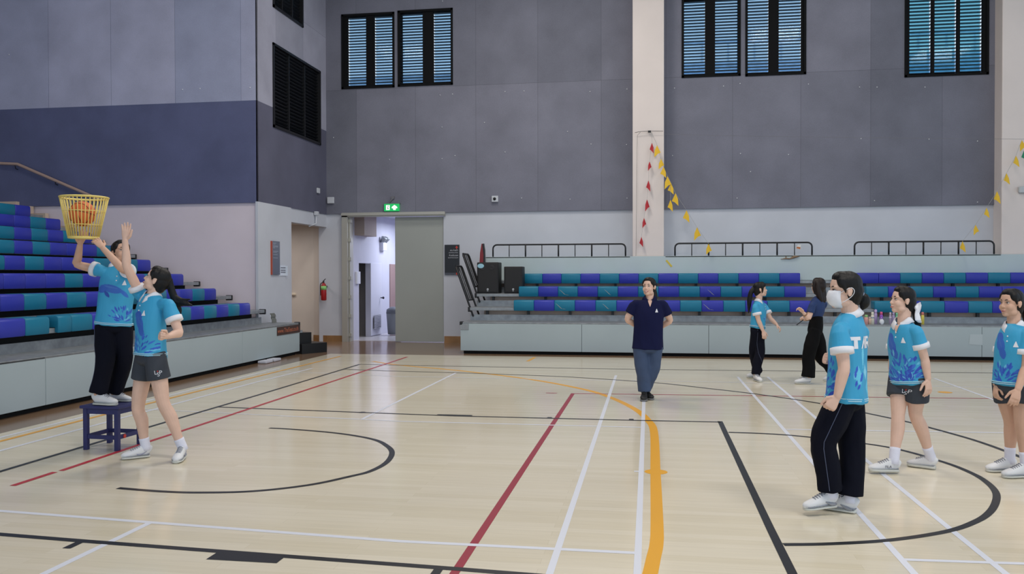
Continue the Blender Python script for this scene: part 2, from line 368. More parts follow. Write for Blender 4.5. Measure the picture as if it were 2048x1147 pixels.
# skirting
sk = MB(); sk.box((XA+.0, YB-.025, 0), (-2.16, YB, .14)); struct(sk.build('baseboard_back', M_skirt))
sk = MB(); sk.box((.27, YB-.03, 0), (1.5, YB, .15)); struct(sk.build('baseboard_bleacher', M_skirt))
sk = MB(); sk.prism([Vector((XA, YB-.02, 0)), Vector((-3.0, 12.73, 0)), Vector((-3.0, 12.73, .14)), Vector((XA, YB-.02, .14))], (0, -.02, 0)); struct(sk.build('baseboard_alcove', M_skirt))

# louvre windows in the back wall
M_glass = mat('tinted_louvre_glass', (176, 208, 230), .05, trans=1.0); M_glass2 = mat('teal_louvre_glass', (120, 185, 200), .05, trans=1.0)
def louvre_window(i, a0, a1, z0, z1, panels, gm):
    fr = MB(); y0, y1 = YB-.07, YB+.2
    t = .05
    for lo, hi in (((a0, y0, z0), (a0+t, y1, z1)), ((a1-t, y0, z0), (a1, y1, z1)), ((a0, y0, z0), (a1, y1, z0+t)), ((a0, y0, z1-t), (a1, y1, z1))): fr.box(lo, hi)
    edges = sorted(panels)
    prev = a0
    for p0, p1 in edges:
        if p0-prev > .005: fr.box((prev, YB-.03, z0), (p0, YB+.05, z1))
        prev = p1
    if a1-prev > .02: fr.box((prev, YB-.03, z0), (a1, YB+.05, z1))
    f = struct(fr.build('window_%d' % i, M_wframe))
    for p0, p1 in edges:
        s = MB(); n = 25; dz = (z1-z0-2*t)/n
        for q in range(n):
            zc = z0+t+dz*(q+.5)
            s.box((p0, -.04, -.004), (p1, .04, .004), M=Matrix.Translation((0, YB+.05, zc)) @ Matrix.Rotation(math.radians(-8), 4, 'X'))
        s.build('louver_slats', M_slat, f)
        g = MB(); g.box((p0, YB+.12, z0+.02), (p1, YB+.126, z1-.02)); g.build('pane', gm, f)
X_ = lambda u: aty(u, 100, YB).x
PX = [[(696, 733), (749, 786)], [(800, 846), (867, 902)], [(1368, 1410), (1430, 1478)], [(1492, 1537), (1557, 1602)], [(1818, 1862), (1868, 1913), (1919, 1964)]]
for i, ((a, b), (z0, z1), pp) in enumerate(zip(W, WZ, PX)):
    louvre_window(i+1, a, b, z0, z1, [(X_(p)+.0, X_(q)) for p, q in pp], M_glass2 if i == 4 else M_glass)
# dark louvres in the return wall; black back sheet stands in for inner shade
for i, (y0, y1, z0, z1) in enumerate(lw):
    fr = MB(); x0, x1 = XA-.2, XA+.05; t = .05
    for lo, hi in (((x0, y0, z0), (x1, y0+t, z1)), ((x0, y1-t, z0), (x1, y1, z1)), ((x0, y0, z0), (x1, y1, z0+t)), ((x0, y0, z1-t), (x1, y1, z1)), ((x0, y0, z0), (x0+.02, y1, z1)), ((XA-.1, (2*y0+y1)/3-.02, z0), (XA+.01, (2*y0+y1)/3+.02, z1)), ((XA-.1, (y0+2*y1)/3-.02, z0), (XA+.01, (y0+2*y1)/3+.02, z1))): fr.box(lo, hi)
    f = struct(fr.build('window_%d' % (6+i), M_black))
    s = MB(); n = int((z1-z0)/.075)
    for q in range(n): s.box((-.045, y0+t, -.005), (.045, y1-t, .005), M=Matrix.Translation((XA-.04, 0, z0+t+(q+.5)*(z1-z0-2*t)/n)) @ Matrix.Rotation(math.radians(-35), 4, 'Y'))
    s.build('louver_slats', M_slat, f)
# what the louvres look out on: a neighbouring roof, pale wall and foliage
m_ = MB(); m_.box((-9, 26, 0), (2.4, 34, 8.4)); m_.prism([Vector((-9.4, 25.4, 8.3)), Vector((-9.4, 34, 11.4)), Vector((-9.4, 34, 11.2)), Vector((-9.4, 25.4, 8.1))], (12.2, 0, 0))
for q in range(9): m_.box((-9.4, 25.5+q*.95, 8.36+q*.3425), (2.8, 25.6+q*.95, 8.46+q*.3425))
struct(m_.build('wall_outside', mat('outside_roof', (196, 214, 230), .6, var=(3, .25))))
m_ = MB(); m_.box((4, 27, 0), (17, 33, 9.6)); m_.box((4, 26, 9.2), (17, 27, 9.5)); m_.box((4, 26, 10.2), (17, 26.08, 10.3))
for q in range(14): m_.box((4+q*.95, 26, 9.5), (4.06+q*.95, 26.06, 10.2))
struct(m_.build('wall_outside', mat('outside_wall', (190, 214, 236), .6, var=(4, .3))))

# boarding screw heads
def screws(name, pts, nrm, parent_name):
    s = MB()
    for p in pts: s.blob(p, (.013, .013, .013), seg=8, rings=5)
    o = s.build(name, mat('screw_head', (205, 208, 214), .4)); attach(o, bpy.data.objects[parent_name])
screws('screw_heads', [aty(u, v, YB-.055) for u, v in [(905, 188), (880, 190), (1010, 183), (1048, 182), (1180, 183), (1254, 178), (884, 254), (969, 245), (1135, 263), (1182, 288), (1253, 289), (779, 319), (884, 317), (910, 311), (1010, 304), (1043, 396), (1140, 398), (885, 2), (667, 275),
    (1349, 176), (1447, 172), (1480, 167), (1617, 168), (1719, 174), (1754, 174), (1850, 174), (1722, 277), (1858, 278), (1955, 282), (1345, 311), (1577, 309), (1501, 343), (1474, 396), (1749, 401), (1955, 404), (1481, 307), (1254, 396)]], None, 'wall_back_boarding')
screws('screw_heads', [aty(u, v, YA-.055) for u, v in [(18, 109), (400, 177), (500, 175), (365, 179)]], None, 'wall_left_boarding')

# ------------------------------------------------------------------ doorway, hall beyond
fr = MB()
fr.box((-2.2, YB-.1, 0), (-2.06, YB+.3, 3.03)); fr.box((-2.2, YB-.1, 2.95), (.3, YB+.02, 3.05)); fr.box((-2.2, YB-.14, 2.98), (.32, YB-.1, 3.03))
struct(fr.build('trim_1', M_alu))
tr = MB(); 
for q in range(7): tr.box((-2.06, YB-.02, .12+q*.45), (-2.0, YB+.1, .2+q*.45))
tr.box((-2.055, YB+.0, 0), (-2.03, YB+.22, 2.95))
struct(tr.build('trim_2', M_alu))
d = MB(); d.box((-.93, YB+.03, .01), (.24, YB+.09, 2.94), bev=.006); door = struct(d.build('door_1', M_doorg))
HX = -2.08
h = MB()
def hx(u, v): p = atx(u, v, HX); return p.y, p.z
dy0, dy1 = hx(718, 600)[0], hx(740, 600)[0]; dt = hx(730, 526)[1]
holes(h, 'X', HX-.12, .12, 12.85, 17.2, 0, 3.2, [(dy0, dy1, -.1, dt)])
h.box((HX, 17.0, 0), (2.6, 17.2, 3.2)); h.box((2.5, 12.85, 0), (2.6, 17.2, 3.2)); h.box((HX, 12.85, 3.15), (2.6, 17.2, 3.25)); 
struct(h.build('wall_hall', M_hall))
struct(MB().box((-3.4, dy0-.5, 0), (-3.3, dy1+1, 2.8)).box((-3.3, dy1+.3, 0), (HX-.12, dy1+.4, 2.8)).box((-3.4, dy0-.5, 2.4), (HX-.12, dy1+.4, 2.5)).build('wall_hall_closet', mat('closet_grey', (120, 116, 116), .7)))
struct(MB().box((-3.4, 12.85, -.2), (2.6, 17.2, .004)).build('floor_hall', mat('hall_tile', (196, 192, 196), .22)))
y0, zt = hx(709, 470); y1, _ = hx(734, 470)
struct(MB().box((HX, y0, zt), (HX+.25, y1, 3.15)).build('trim_3', mat('beige_duct', (158, 142, 136), .7)))
def hall_door(n, u0, u1, vtop, col, knob_u, grille):
    a, b = hx(u0, 600)[0], hx(u1, 600)[0]; t = hx((u0+u1)/2, vtop)[1]
    D = MB(); D.box((HX, a, .02), (HX+.025, b, t), bev=.004); D = struct(D.build('door_%d' % n, col))
    ky, kz = hx(knob_u, 595)
    K = MB(); K.tube([(HX+.05, ky, kz), (HX+.1, ky, kz)], .014); K.blob((HX+.12, ky, kz), (.03, .035, .035)); K.build('door_knob', mat('brushed_knob', (70, 70, 78), .3, .8), D, smooth=True)
    if grille:
        G = MB()
        ga, gb = hx(744, 640)[0], hx(758, 640)[0]; g0, g1 = hx(751, 656)[1], hx(751, 630)[1]
        G.box((HX+.05, ga, g0), (HX+.056, gb, g1), 1)
        for q in range(9): z = g0+(g1-g0)*(q+.5)/9; G.box((HX+.055, ga, z-.012), (HX+.068, gb, z+.008), 0)
        G.build('vent_grille', [mat('grille_white', (190, 190, 205), .5), mat('grille_dark', (60, 60, 72), .8)], D)
hall_door(2, 740, 762, 526, mat('pale_hall_door', (202, 202, 216), .45), 758, True)
hall_door(3, 779, 792, 528, mat('brown_hall_door', (150, 122, 118), .5), 790, False)
y, z = hx(763, 492); t_ = thing('emergency_light', (HX, y, z), 'white twin-head emergency light high on the hall wall beyond the doorway', 'lamp')
MB().box((HX, y-.16, z-.12), (HX+.1, y+.16, z+.1), bev=.01).build('housing', mat('pale_plastic', (214, 216, 226), .4), t_)
for s in (-1, 1): q = MB(); q.tube([(HX+.05, y+s*.1, z+.1), (HX+.12, y+s*.12, z+.22)], [.05, .085], 12, cap=.3); q.build('lamp_head', M_steel, t_)
y, z = hx(714, 555); tag(MB().box((HX, y-.12, z-.15), (HX+.05, y+.12, z+.15), bev=.008).build('wall_box', mat('pale_plastic', (214, 216, 226), .4)), 'small white square box on the hall wall left of the dark open closet', 'box')
p = atx(782, 664, -1.72); p.x += .09; t_ = thing('trash_bin', (p.x, p.y, 0), 'grey plastic swing-top trash bin against the hall wall, half behind the sliding door', 'bin')
b = MB(); b.tube([(p.x, p.y, .03), (p.x, p.y, .3), (p.x, p.y, .58)], [(.17, .15), (.19, .17), (.21, .19)], 16, cap=.05); b.build('bin_body', mat('grey_plastic', (128, 132, 140), .5), t_)
b = MB(); b.tube([(p.x, p.y, .58), (p.x, p.y, .68), (p.x, p.y, .74)], [(.215, .195), (.2, .18), (.1, .09)], 16, cap=.1); b.build('bin_lid', mat('grey_plastic_dark', (104, 108, 118), .5), t_)
# ------------------------------------------------------------------ bleachers
ORD = 'first second third fourth fifth sixth seventh eighth ninth tenth eleventh twelfth thirteenth fourteenth fifteenth sixteenth seventeenth eighteenth'.split()
M_gap = mat('understructure', (176, 158, 146), .8, var=(2, .2)); M_gapd = mat('gap_shade_black', (16, 16, 18), .9)  # the black one paints shade into the bleacher gaps
M_teal = mat('teal_vinyl', (25, 118, 149), .42, spec=.35, var=(2.2, .06), bump=(5, .25, .02)); M_purp = mat('purple_vinyl', (51, 59, 168), .42, spec=.35, var=(2.2, .06), bump=(5, .25, .02))
M_foam = mat('exposed_backing', (150, 156, 154), .8)
RUN, RISE = .685, .272
def make_bleacher(name, label, mp, rows, f0, ends, base_s, full_s, back):
    """mp(s,f,z)->world; s along the rows, f back from the front face"""
    root = thing(name, mp(0, 0, 0), label, 'bleachers')
    def bx(m, s0, s1, a0, a1, z0, z1, bev=0):
        p, q = mp(s0, a0, z0), mp(s1, a1, z1)
        m.box([min(x, y) for x, y in zip(p, q)], [max(x, y) for x, y in zip(p, q)], 0, bev)
    s = base_s
    while s < full_s-.01:
        e = min(s+2.42, full_s)
        if full_s-e < .5: e = full_s
        m = MB(); bx(m, s+.003, e-.003, 0, .03, .065, .625, .004); m.build('front_panel', M_panelg, root); s = e
    m = MB(); bx(m, base_s, full_s, .0, f0+.12, .6, .632, .004); m.build('platform', M_steel, root)
    m = MB(); bx(m, base_s+.05, full_s, .08, f0+.3, .002, .06); bx(m, base_s+.02, full_s, f0+.2, f0+.24, .06, .62); m.build('skid', M_gapd, root)  # black boxes standing in for the shade under the platform
    m = MB(); bx(m, base_s-.015, base_s+.05, -.012, .1, .57, .645, .012); m.build('corner_cap', M_black, root)
    for n in range(rows):
        F = f0+RUN*n; z = .9+RISE*n; e = ends[n]
        m = MB(); bx(m, e, full_s, F, F+RUN+.1, z-.062, z, .006); m.build('tread', M_steel, root)
        m = MB(); bx(m, e+.02, full_s, F+.07, F+.1, z-RISE-.005, z-.145, .004); m.build('riser', M_steel, root)
        m = MB(); bx(m, e+.3, full_s, F+.14, F+.17, z-.28, z-.064); m.build('backing', M_gap if back else M_gapd, root)  # on the side bleachers a black sheet, painted shade between the rows
        q = e+.35
        while back and q < full_s: m = MB(); bx(m, q, q+.05, F+.075, F+.135, z-RISE+.002, z-.066); m.build('strut', M_black, root); q += 1.13 if n % 2 else .86
        m = MB(); bx(m, e-.015, e+.03, F-.012, F+.12, z-.09, z+.012, .01); m.build('end_cap', M_black, root)
    return root, bx
mpR = lambda s, f, z: (1.28+s, 9.8+f, z)
mpL = lambda s, f, z: (-1.87-f, 8.88-s, z)
BR, bxr = make_bleacher('bleachers', 'long tiered bleachers across the far end of the hall with alternating teal and purple seats', mpR, 3, .65, [0.03]*3, 0, 12.6, True)
m = MB(); bxr(m, .07, 12.6, 2.29, 2.32, 1.45, 1.975, .004); bxr(m, .07, 3.3, 2.29, 2.78, 1.95, 1.978, .004); bxr(m, 4.06, 10.84, 2.29, 2.78, 1.95, 1.978, .004); m.build('back_panel', M_panelg2, BR)
m = MB(); bxr(m, .0, .17, -.012, 0, .48, .6, .003); m.build('hinge_plate', M_steel, BR)
m = MB(); 
for px in ([(1940, 668), (1965, 668), (1965, 690), (1938, 688)],): m.quad([aty(u, v, 9.796) for u, v in px][::-1])
m.build('peeled_patch', mat('peeled_paint', (178, 190, 196), .6), BR)
for n in (0, 1):
    y0 = 10.5+RUN*n; z = .9+RISE*n; top = Vector((1.02, 0, z+.86)); bot = Vector((1.33, 0, z)); 
    m = MB()
    P = lambda y, t: Vector((bot.x+(top.x-bot.x)*t, y, bot.z+(top.z-bot.z)*t))
    m.tube([P(y0, -.2), P(y0, .5), P(y0, .95), P(y0+.06, 1), P(y0+.3, 1), P(y0+.54, 1), P(y0+.6, .95), P(y0+.6, .5), P(y0+.6, -.2)], .02, 8)
    m.build('handrail', M_black, BR, smooth=True)
    m = MB()
    for q in (.15, .3, .45): m.tube([P(y0+q, .17), P(y0+q, 1)], .011, 6)
    m.tube([P(y0, .17), P(y0+.6, .17)], .014, 6); m.build('handrail_bars', M_black, BR, smooth=True)
endL = [0, 0.02, .02, .02, .02, .02, .02, .02]
BL, bxl = make_bleacher('bleachers', 'tall bleachers along the side wall behind the girl standing on the stool', mpL, 8, .55, endL, -.37, 11.5, False)
# web address plate on the end of the side bleachers
a, b = atx(554, 668, -1.866), atx(600, 643, -1.866); c0 = atx(600, 660, -1.866)
m = MB(); m.box((-1.868, a.y, .44), (-1.862, b.y, .60)); m.build('web_plate', mat('brown_plate', (66, 44, 38), .6), BL)
text_mesh('www.ThaiSeat.co.th', .118, 'web_lettering', mat('orange_letters', (176, 104, 78), .6), BL, Matrix(((0, 0, 1, -1.860), (1, 0, 0, a.y+.02), (0, 1, 0, .485), (0, 0, 0, 1))))
# pads
def make_pad():
    b = MB(); pf = [(-.008, .842), (-.04, .840), (-.05, .852), (-.052, .95), (-.05, 1.02), (-.042, 1.042), (-.024, 1.054), (0, 1.057), (.12, 1.052), (.255, 1.055), (.27, 1.04), (.27, .905), (-.008, .905)]
    cf, cz = .05, .97
    rings = [[b.bm.verts.new((x, cf+(f-cf)*k, cz+(z-cz)*k)) for f, z in pf] for x, k in ((-.208, .90), (-.204, .96), (-.193, 1), (0, 1.0), (.193, 1), (.204, .96), (.208, .90))]
    # stitched faces
    for A, B in zip(rings, rings[1:]):
        for q in range(len(pf)): b.bm.faces.new((A[q], A[(q+1) % len(pf)], B[(q+1) % len(pf)], B[q]))
    b.bm.faces.new(rings[0][::-1]); b.bm.faces.new(rings[-1])
    return b
def pad_proto(m, tear=None):
    o = make_pad().build('seat_pad', [m, M_gapd], smooth=False)
    for p in o.data.polygons: p.use_smooth = True
    try: o.data.set_sharp_from_angle(angle=math.radians(40))
    except Exception: pass
    return o
PT, PP = pad_proto(M_teal), pad_proto(M_purp); PT.name = 'seat_pad_t'; PP.name = 'seat_pad_p'
def tear_mesh(k):
    t = MB(); r = random.Random(k)
    x = r.uniform(-.15, 0); t.tube([(x-.06, -.048, 1.0), (x, -.05, .95), (x+.05, -.05, .90), (x+.1, -.047, .87)], [.002, .006, .007, .002], 6)
    if k % 2: t.tube([(x+.1, -.047, .88), (x+.17, -.048, .87)], [.006, .002], 6)
    return t.build('tear', M_foam, smooth=True)
tears = [tear_mesh(k) for k in range(3)]
used = {}
def put_pad(colr, M, label, group, tear=None):
    src = PT if colr == 'T' else PP
    if colr not in used: o = src; used[colr] = 1; o.name = 'seat_pad'
    else: o = src.copy(); COL.objects.link(o); o.name = 'seat_pad'
    o.matrix_basis = M; tag(o, label, 'seat pad', group)
    if tear is not None:
        t = tears[tear].copy(); COL.objects.link(t); t.name = 'tear'; t['label'] = 'pale torn strip'; t.parent = o
    return o
CN = {'T': 'teal', 'P': 'purple'}
rowname = ['bottom', 'middle', 'top']
TR = {(0, 2): 1, (0, 4): 0, (0, 9): 1, (1, 2): 1, (1, 4): 0, (1, 9): 2}
for n in range(3):
    Y = 9.8+.65+RUN*n; Z = RISE*n
    end = [8.33, 8.33, 8.40][n]
    i = 0; x = 2.26
    while i < 14:
        put_pad('TP'[i % 2], Matrix.Translation((x+.209, Y, Z)), '%s seat pad, %s from the left end of the %s row, far bleachers' % (CN['TP'[i % 2]], ORD[i], rowname[n]), 'seat pads on the far bleachers', TR.get((n, i)))
        x += .418; i += 1
    x = [aty(1748, 610, 10.45).x, aty(1731, 585, 11.13).x, aty(1714, 558, 11.81).x][n]
    seq = ['TPTPTPTPTP', 'TPTPTPPPTPT', 'PPTPTPTPTPT'][n]
    for i, c in enumerate(seq):
        if x+.42 > 13.4: break
        put_pad(c, Matrix.Translation((x+.209, Y, Z)), '%s seat pad, %s right of the aisle in the %s row, far bleachers' % (CN[c], ORD[i], rowname[n]), 'seat pads on the far bleachers')
        x += .419
seqL = ['PTPTPTPTTPPTtTPTPT', 'PTPPTPTPPTPTPPTP', 'PTTPTPPTPPPPTP', 'PTPTPPPTPTPT', 'PTPPPTPTPT', 'PTPTPTPT', 'PTPPTP', 'PTPTP']
E8 = [8.15, 8.15, 8.19, 8.2, 8.4, 8.4, 8.4, 8.43]
nmin = [1.6, 2.4, 3.2, 4.0, 4.9, 5.7, 6.6, 7.3]
for n in range(8):
    X = -1.87-.55-RUN*n; y = E8[n]; j = 0
    for c in seqL[n]:
        if 1:
            M = Matrix.Translation((X, y-.209, RISE*n)) @ Matrix.Rotation(math.radians(90), 4, 'Z')
            if c == 't': M = Matrix.Translation((0, .075, 0)) @ M @ Matrix.Diagonal((.62, 1, 1, 1)); c = 'T'
            put_pad(c, M, ('torn half-width %s seat pad, %s from the wall end, %s row up, side bleachers' if (n, j) == (0, 12) else '%s seat pad, %s from the wall end, %s row up, side bleachers') % (CN[c], ORD[j], ORD[n]), 'seat pads on the side bleachers')
        y -= .418; j += 1
for t in tears: bpy.data.objects.remove(t)

# ------------------------------------------------------------------ fittings on the far bleachers
def guard_rail(u0, u1, label):
    a, b = aty(u0, 511, 12.13), aty(u1, 511, 12.13); z0, z1 = 1.978, 2.25; r = .018; c = .09
    t = thing('guard_rail', (a.x, 12.13, z0), label, 'guard rail', 'guard rails along the far ledge')
    m = MB(); pts = [(a.x, 12.13, z0), (a.x, 12.13, z1-c)]
    pts += [(a.x+c-c*math.cos(q), 12.13, z1-c+c*math.sin(q)) for q in (.4, .8, 1.2, 1.57)] + [(b.x-c+c*math.sin(q), 12.13, z1-c+c*math.cos(q)) for q in (0, .4, .8, 1.2, 1.57)] + [(b.x, 12.13, z0)]
    m.tube(pts, r, 8, cap=0); m.build('top_rail', M_black, t, smooth=True)
    for i in range(1, 8):
        x = a.x+(b.x-a.x)*i/8; m = MB(); m.tube([(x, 12.13, z0), (x, 12.13, z1)], .018 if i % 2 == 0 else .01, 8, cap=0); m.build('post', M_black, t, smooth=True)
guard_rail(986, 1251, 'black tubular guard rail behind the speakers, left of the flagged pillar')
guard_rail(1350, 1624, 'black tubular guard rail with a small striped paper on it, right of the flagged pillar')
guard_rail(1709, 1988, 'black tubular guard rail nearest the pillar with the grey box')
m = MB(); m.quad([aty(u, v, 12.09) for u, v in ((1596, 489), (1602, 489), (1601, 498), (1592, 496))], 0); m.quad([aty(u, v, 12.085) for u, v in ((1594, 493), (1601, 494), (1600.5, 498), (1592.5, 496))], 1)
tag(m.build('paper_flag', [mat('paper_white', (225, 225, 220), .7), mat('paper_red_yellow', (190, 110, 60), .7)]), 'tiny white, yellow and red paper stuck to the middle guard rail', 'paper')
m = MB(); P = [aty(u, v, 12.07) for u, v in ((1562, 518), (1572, 516.5), (1580, 517), (1588, 513.5), (1599, 512.5))]; m.tube(P, [.006, .014, .012, .03, .004], 6); m.tube([aty(1572, 513, 12.07), P[1]], .01, 6)
tag(m.build('torn_cardboard', mat('brown_card', (140, 116, 92), .9), smooth=True), 'torn brown strip of card on the pale ledge under the middle guard rail', 'scrap')
m = MB(); Q = [aty(u, v, 12.088) for u, v in ((1331, 521), (1334, 519), (1345, 532), (1342, 534))]; m.prism(Q, (0, -.004, 0)); tag(m.build('tape_strip', mat('yellow_tape', (214, 190, 70), .6)), 'short slanted strip of yellow tape on the pale board right of the pillar', 'tape')
# speakers
M_spk = mat('speaker_black', (20, 20, 23), .55, bump=(120, .15)); M_grl = mat('speaker_grille', (30, 30, 33), .6, bump=(400, .4))
def speaker(u0, u1, vt, vb, Y, dep, label, kind):
    a, b = aty(u0, vb, Y), aty(u1, vt, Y); zb = .9+RISE; zt = b.z
    t = thing('loudspeaker', ((a.x+b.x)/2, Y+dep/2, zb), label, 'speaker')
    m = MB(); m.box((a.x, Y, zb), (b.x, Y+dep, zt), bev=.018, seg=2); m.build('cabinet', M_spk, t)
    m = MB(); m.box((a.x+.025, Y-.012, zb+.03), (b.x-.025, Y+.01, zt-.03), bev=.008); m.build('grille', M_grl, t)
    xc = (a.x+b.x)/2
    m = MB(); m.tube([(xc, Y-.012, zb+.09), (xc, Y-.02, zb+.09)], .024, 16, cap=.1); m.box((xc-.018, Y-.018, zb+.05), (xc+.018, Y-.012, zb+.062)); m.build('badge', mat('badge_silver', (170, 172, 175), .4, .5), t, smooth=False)
    if kind:
        for du in (-.11, .095):
            m = MB()
            for r in (.045, .022): m.tube([(xc+du+r*math.cos(q*math.pi/10), Y-.014, zt-.11+r*math.sin(q*math.pi/10)) for q in range(21)], .006, 6)
            m.build('horn', mat('horn_grey', (58, 58, 62), .5), t, smooth=True)
        m = MB(); m.tube([(xc-.15, Y-.014, zt-.08), (xc-.15, Y-.02, zt-.08)], [(.072, .05), (.072, .05)], 20, side=Vector((1, 0, 0)), cap=.05); st = m.build('sticker', mat('sticker_blue', (150, 196, 214), .5), t)
        st['label'] = 'round pale blue sticker'
speaker(954, 997, 524, 586, 11.27, .4, 'large black loudspeaker with a round pale blue sticker, beside the slanted handrails', True)
speaker(1008, 1045, 532.5, 585, 11.3, .34, 'smaller black loudspeaker next to the first teal pads, with a plain front', False)
p = aty(963, 524, 11.75); t = thing('equipment_case', (p.x, 11.75, .9+RISE), 'narrow red and black case standing upright behind the large loudspeaker', 'case')
m = MB(); pl = [(955.5, 589), (970, 589), (968.5, 500), (966.5, 487), (963, 487), (960, 505)]; Q = [aty(u, v, 11.7) for u, v in pl]
for q in Q:
    if q.z < 1.3: q.z = .9+RISE
m.prism(Q, (0, .1, 0)); m.build('case_shell', mat('case_red', (128, 36, 44), .5), t)
m = MB(); m.prism([aty(u, v, 11.695) for u, v in ((965.5, 560), (970.3, 560), (968.8, 500), (966.8, 486.5), (964.5, 488), (967, 510))], (0, .11, 0)); m.build('case_edge', M_black, t)
m = MB(); m.tube([(2.02, 11.5, 1.6), (2.3, 11.6, 1.6)], .015, 6); m.tube([(1.95, 11.55, 1.5), (2.3, 11.6, 1.4)], .008, 6); 
attach(m.build('cross_brace', M_black, smooth=True), BR)

# bottles on the front platform
M_cols = {}
def bottle(u0, u1, vt, vb, body, cap, label, Y=10.12, kind='bottle', band=None, handle=False):
    a = aty((u0+u1)/2, vb, Y); r = (aty(u1, vb, Y).x-aty(u0, vb, Y).x)/2; z0 = .632; h = aty(u0, vt, Y).z-aty(u0, vb, Y).z
    t = thing('water_bottle' if kind == 'bottle' else kind, (a.x, Y, z0), label, 'bottle' if kind == 'bottle' else 'cup', None)
    c = Vector((a.x, Y, 0)); q = lambda z: (c.x, c.y, z0+h*z)
    m = MB(); m.tube([q(.0), q(.62), q(.7), q(.76)], [r, r, r*.92, r*.72], 14, cap=.05); m.build('body', mat('bottle_%d_%d_%d' % body, body, .4), t, smooth=True)
    m = MB(); m.tube([q(.76), q(.98)], [r*.8, r*.74], 14, cap=.1); m.build('cap', mat('bottle_%d_%d_%d' % cap, cap, .4), t, smooth=True)
    if band: m = MB(); m.tube([q(.5), q(.6)], r*1.03, 14, cap=0); m.build('band', mat('bottle_%d_%d_%d' % band, band, .4), t, smooth=True)
    if handle: m = MB(); m.tube([(c.x+r*.7*math.cos(k*.4), c.y, z0+h*.9+r*1.1*math.sin(k*.4)) for k in range(9)], .007, 6); m.build('handle', mat('bottle_%d_%d_%d' % cap, cap, .4), t, smooth=True)
    return t
bottle(1728.5, 1736.5, 633, 652, (226, 168, 160), (150, 200, 130), 'small pink cup with a green rim at the left end of the bottle row', 10.02, 'cup')
bottle(1737, 1743, 637, 652, (222, 196, 178), (214, 190, 176), 'short beige bottle just left of the cream flask with the grey band', 10.02)
bottle(1741.5, 1748.5, 627, 652, (226, 222, 206), (222, 220, 204), 'cream flask with a grey band standing before the lilac handled bottle', 10.0, band=(140, 152, 176))
bottle(1748, 1754.5, 622, 650, (186, 166, 214), (190, 170, 216), 'tall lilac bottle with a carry loop', 10.2, handle=True)
bt = bottle(1759, 1766, 626, 651, (146, 84, 190), (214, 90, 140), 'purple bottle with a pink cap and a white mask hung on it', 10.12)
p = aty(1763.5, 643, 10.04); m = MB(); m.blob(p, (.042, .02, .05)); m.tube([p+Vector((-.03, .01, .03)), p+Vector((0, .03, .08)), p+Vector((.03, .01, .03))], .003, 5); tag(m.build('face_mask', mat('mask_cloth', (232, 234, 240), .8), smooth=True), 'folded white face mask hanging on the purple bottle', 'mask')
bottle(1778, 1783.2, 627, 651, (176, 160, 186), (200, 190, 206), 'slim mauve bottle with pale rings beside the grey lilac tumbler', 10.12, band=(214, 206, 220))
bottle(1783.8, 1790, 627, 651, (168, 152, 190), (168, 152, 190), 'wide grey lilac tumbler beside the slim mauve bottle', 10.12)
bottle(1790.5, 1796.5, 628, 651, (110, 190, 150), (120, 196, 150), 'green bottle partly hidden behind the neck of the girl with the white bow', 10.12)
bottle(1842, 1848.5, 627, 652, (222, 206, 96), (206, 120, 110), 'yellow bottle with a reddish top behind the white hair bow', 10.1)

# ------------------------------------------------------------------ wall fittings
def sign_back():
    a, b = aty(890, 549, YB), aty(919, 489, YB)
    t = thing('direction_sign', (a.x, YB-.02, a.z), 'black direction sign with a red arrow and white lettering right of the sliding door', 'sign')
    m = MB(); m.box((a.x, YB-.03, a.z), (b.x, YB, b.z)); m.build('sign_board', mat('sign_black', (26, 28, 34), .4), t)
    m = MB(); m.box((a.x, YB-.032, a.z), (b.x, YB-.0, a.z+.045)); m.build('sign_base', mat('sign_grey', (72, 76, 88), .4), t)
    m = MB(); m.box((b.x-.075, YB-.034, a.z), (b.x-.035, YB, a.z+.05)); m.build('sign_accent', mat('sign_red', (206, 60, 40), .4), t)
    def T(body, size, z): text_mesh(body, size, 'sign_lettering', mat('sign_text', (196, 198, 206), .5), t, Matrix(((1, 0, 0, b.x-.025), (0, 0, -1, YB-.032), (0, 1, 0, z), (0, 0, 0, 1))), align='RIGHT')
    h = b.z-a.z
    T('สระว่ายน้ำ', .05, a.z+h*.79); T('SWIMMING POOL', .028, a.z+h*.72); T('ห้องรับรอง', .05, a.z+h*.62); T('RECEPTION ROOM', .028, a.z+h*.55)
    x, z = b.x-.06, a.z+h*.9
    m = MB(); m.prism([Vector((x-.035, YB-.031, z)), Vector((x+.035, YB-.031, z)), Vector((x, YB-.031, z+.045))], (0, -.003, 0)); m.box((x-.009, YB-.034, z-.035), (x+.009, YB-.031, z)); m.build('arrow', mat('sign_red', (206, 60, 40), .4), t)
sign_back()
x0 = XA+.03
ya, yb_ = atx(541, 500, x0).y, atx(557, 500, x0).y; za, zb = atx(549, 549, x0).z, atx(549, 482, x0).z
t = thing('information_sign', (x0, ya, za), 'tall dark information sign with an orange edge on the white column', 'sign')
m = MB(); m.box((x0, ya+.03, za), (x0+.03, yb_, zb)); m.build('sign_board', mat('sign_slate', (70, 78, 92), .3), t)
m = MB(); m.box((x0, ya, za), (x0+.03, ya+.03, zb)); m.build('sign_edge', mat('sign_orange', (170, 72, 48), .5), t)
m = MB()
for i, (l, z) in enumerate(((.5, .94), (.35, .91), (.8, .86), (.8, .83), (.3, .8), (.85, .7), (.6, .67), (.7, .6), (.75, .5))): m.box((x0+.03, ya+.06, za+(zb-za)*z-.006), (x0+.0315, ya+.06+(yb_-ya-.09)*l, za+(zb-za)*z+.006))
m.build('printed_lines', mat('sign_text_dim', (140, 148, 160), .5), t)
y0, y1 = atx(559.5, 540, x0).y, atx(571, 540, x0).y; z0, z1 = atx(565, 551, x0).z, atx(565, 531, x0).z
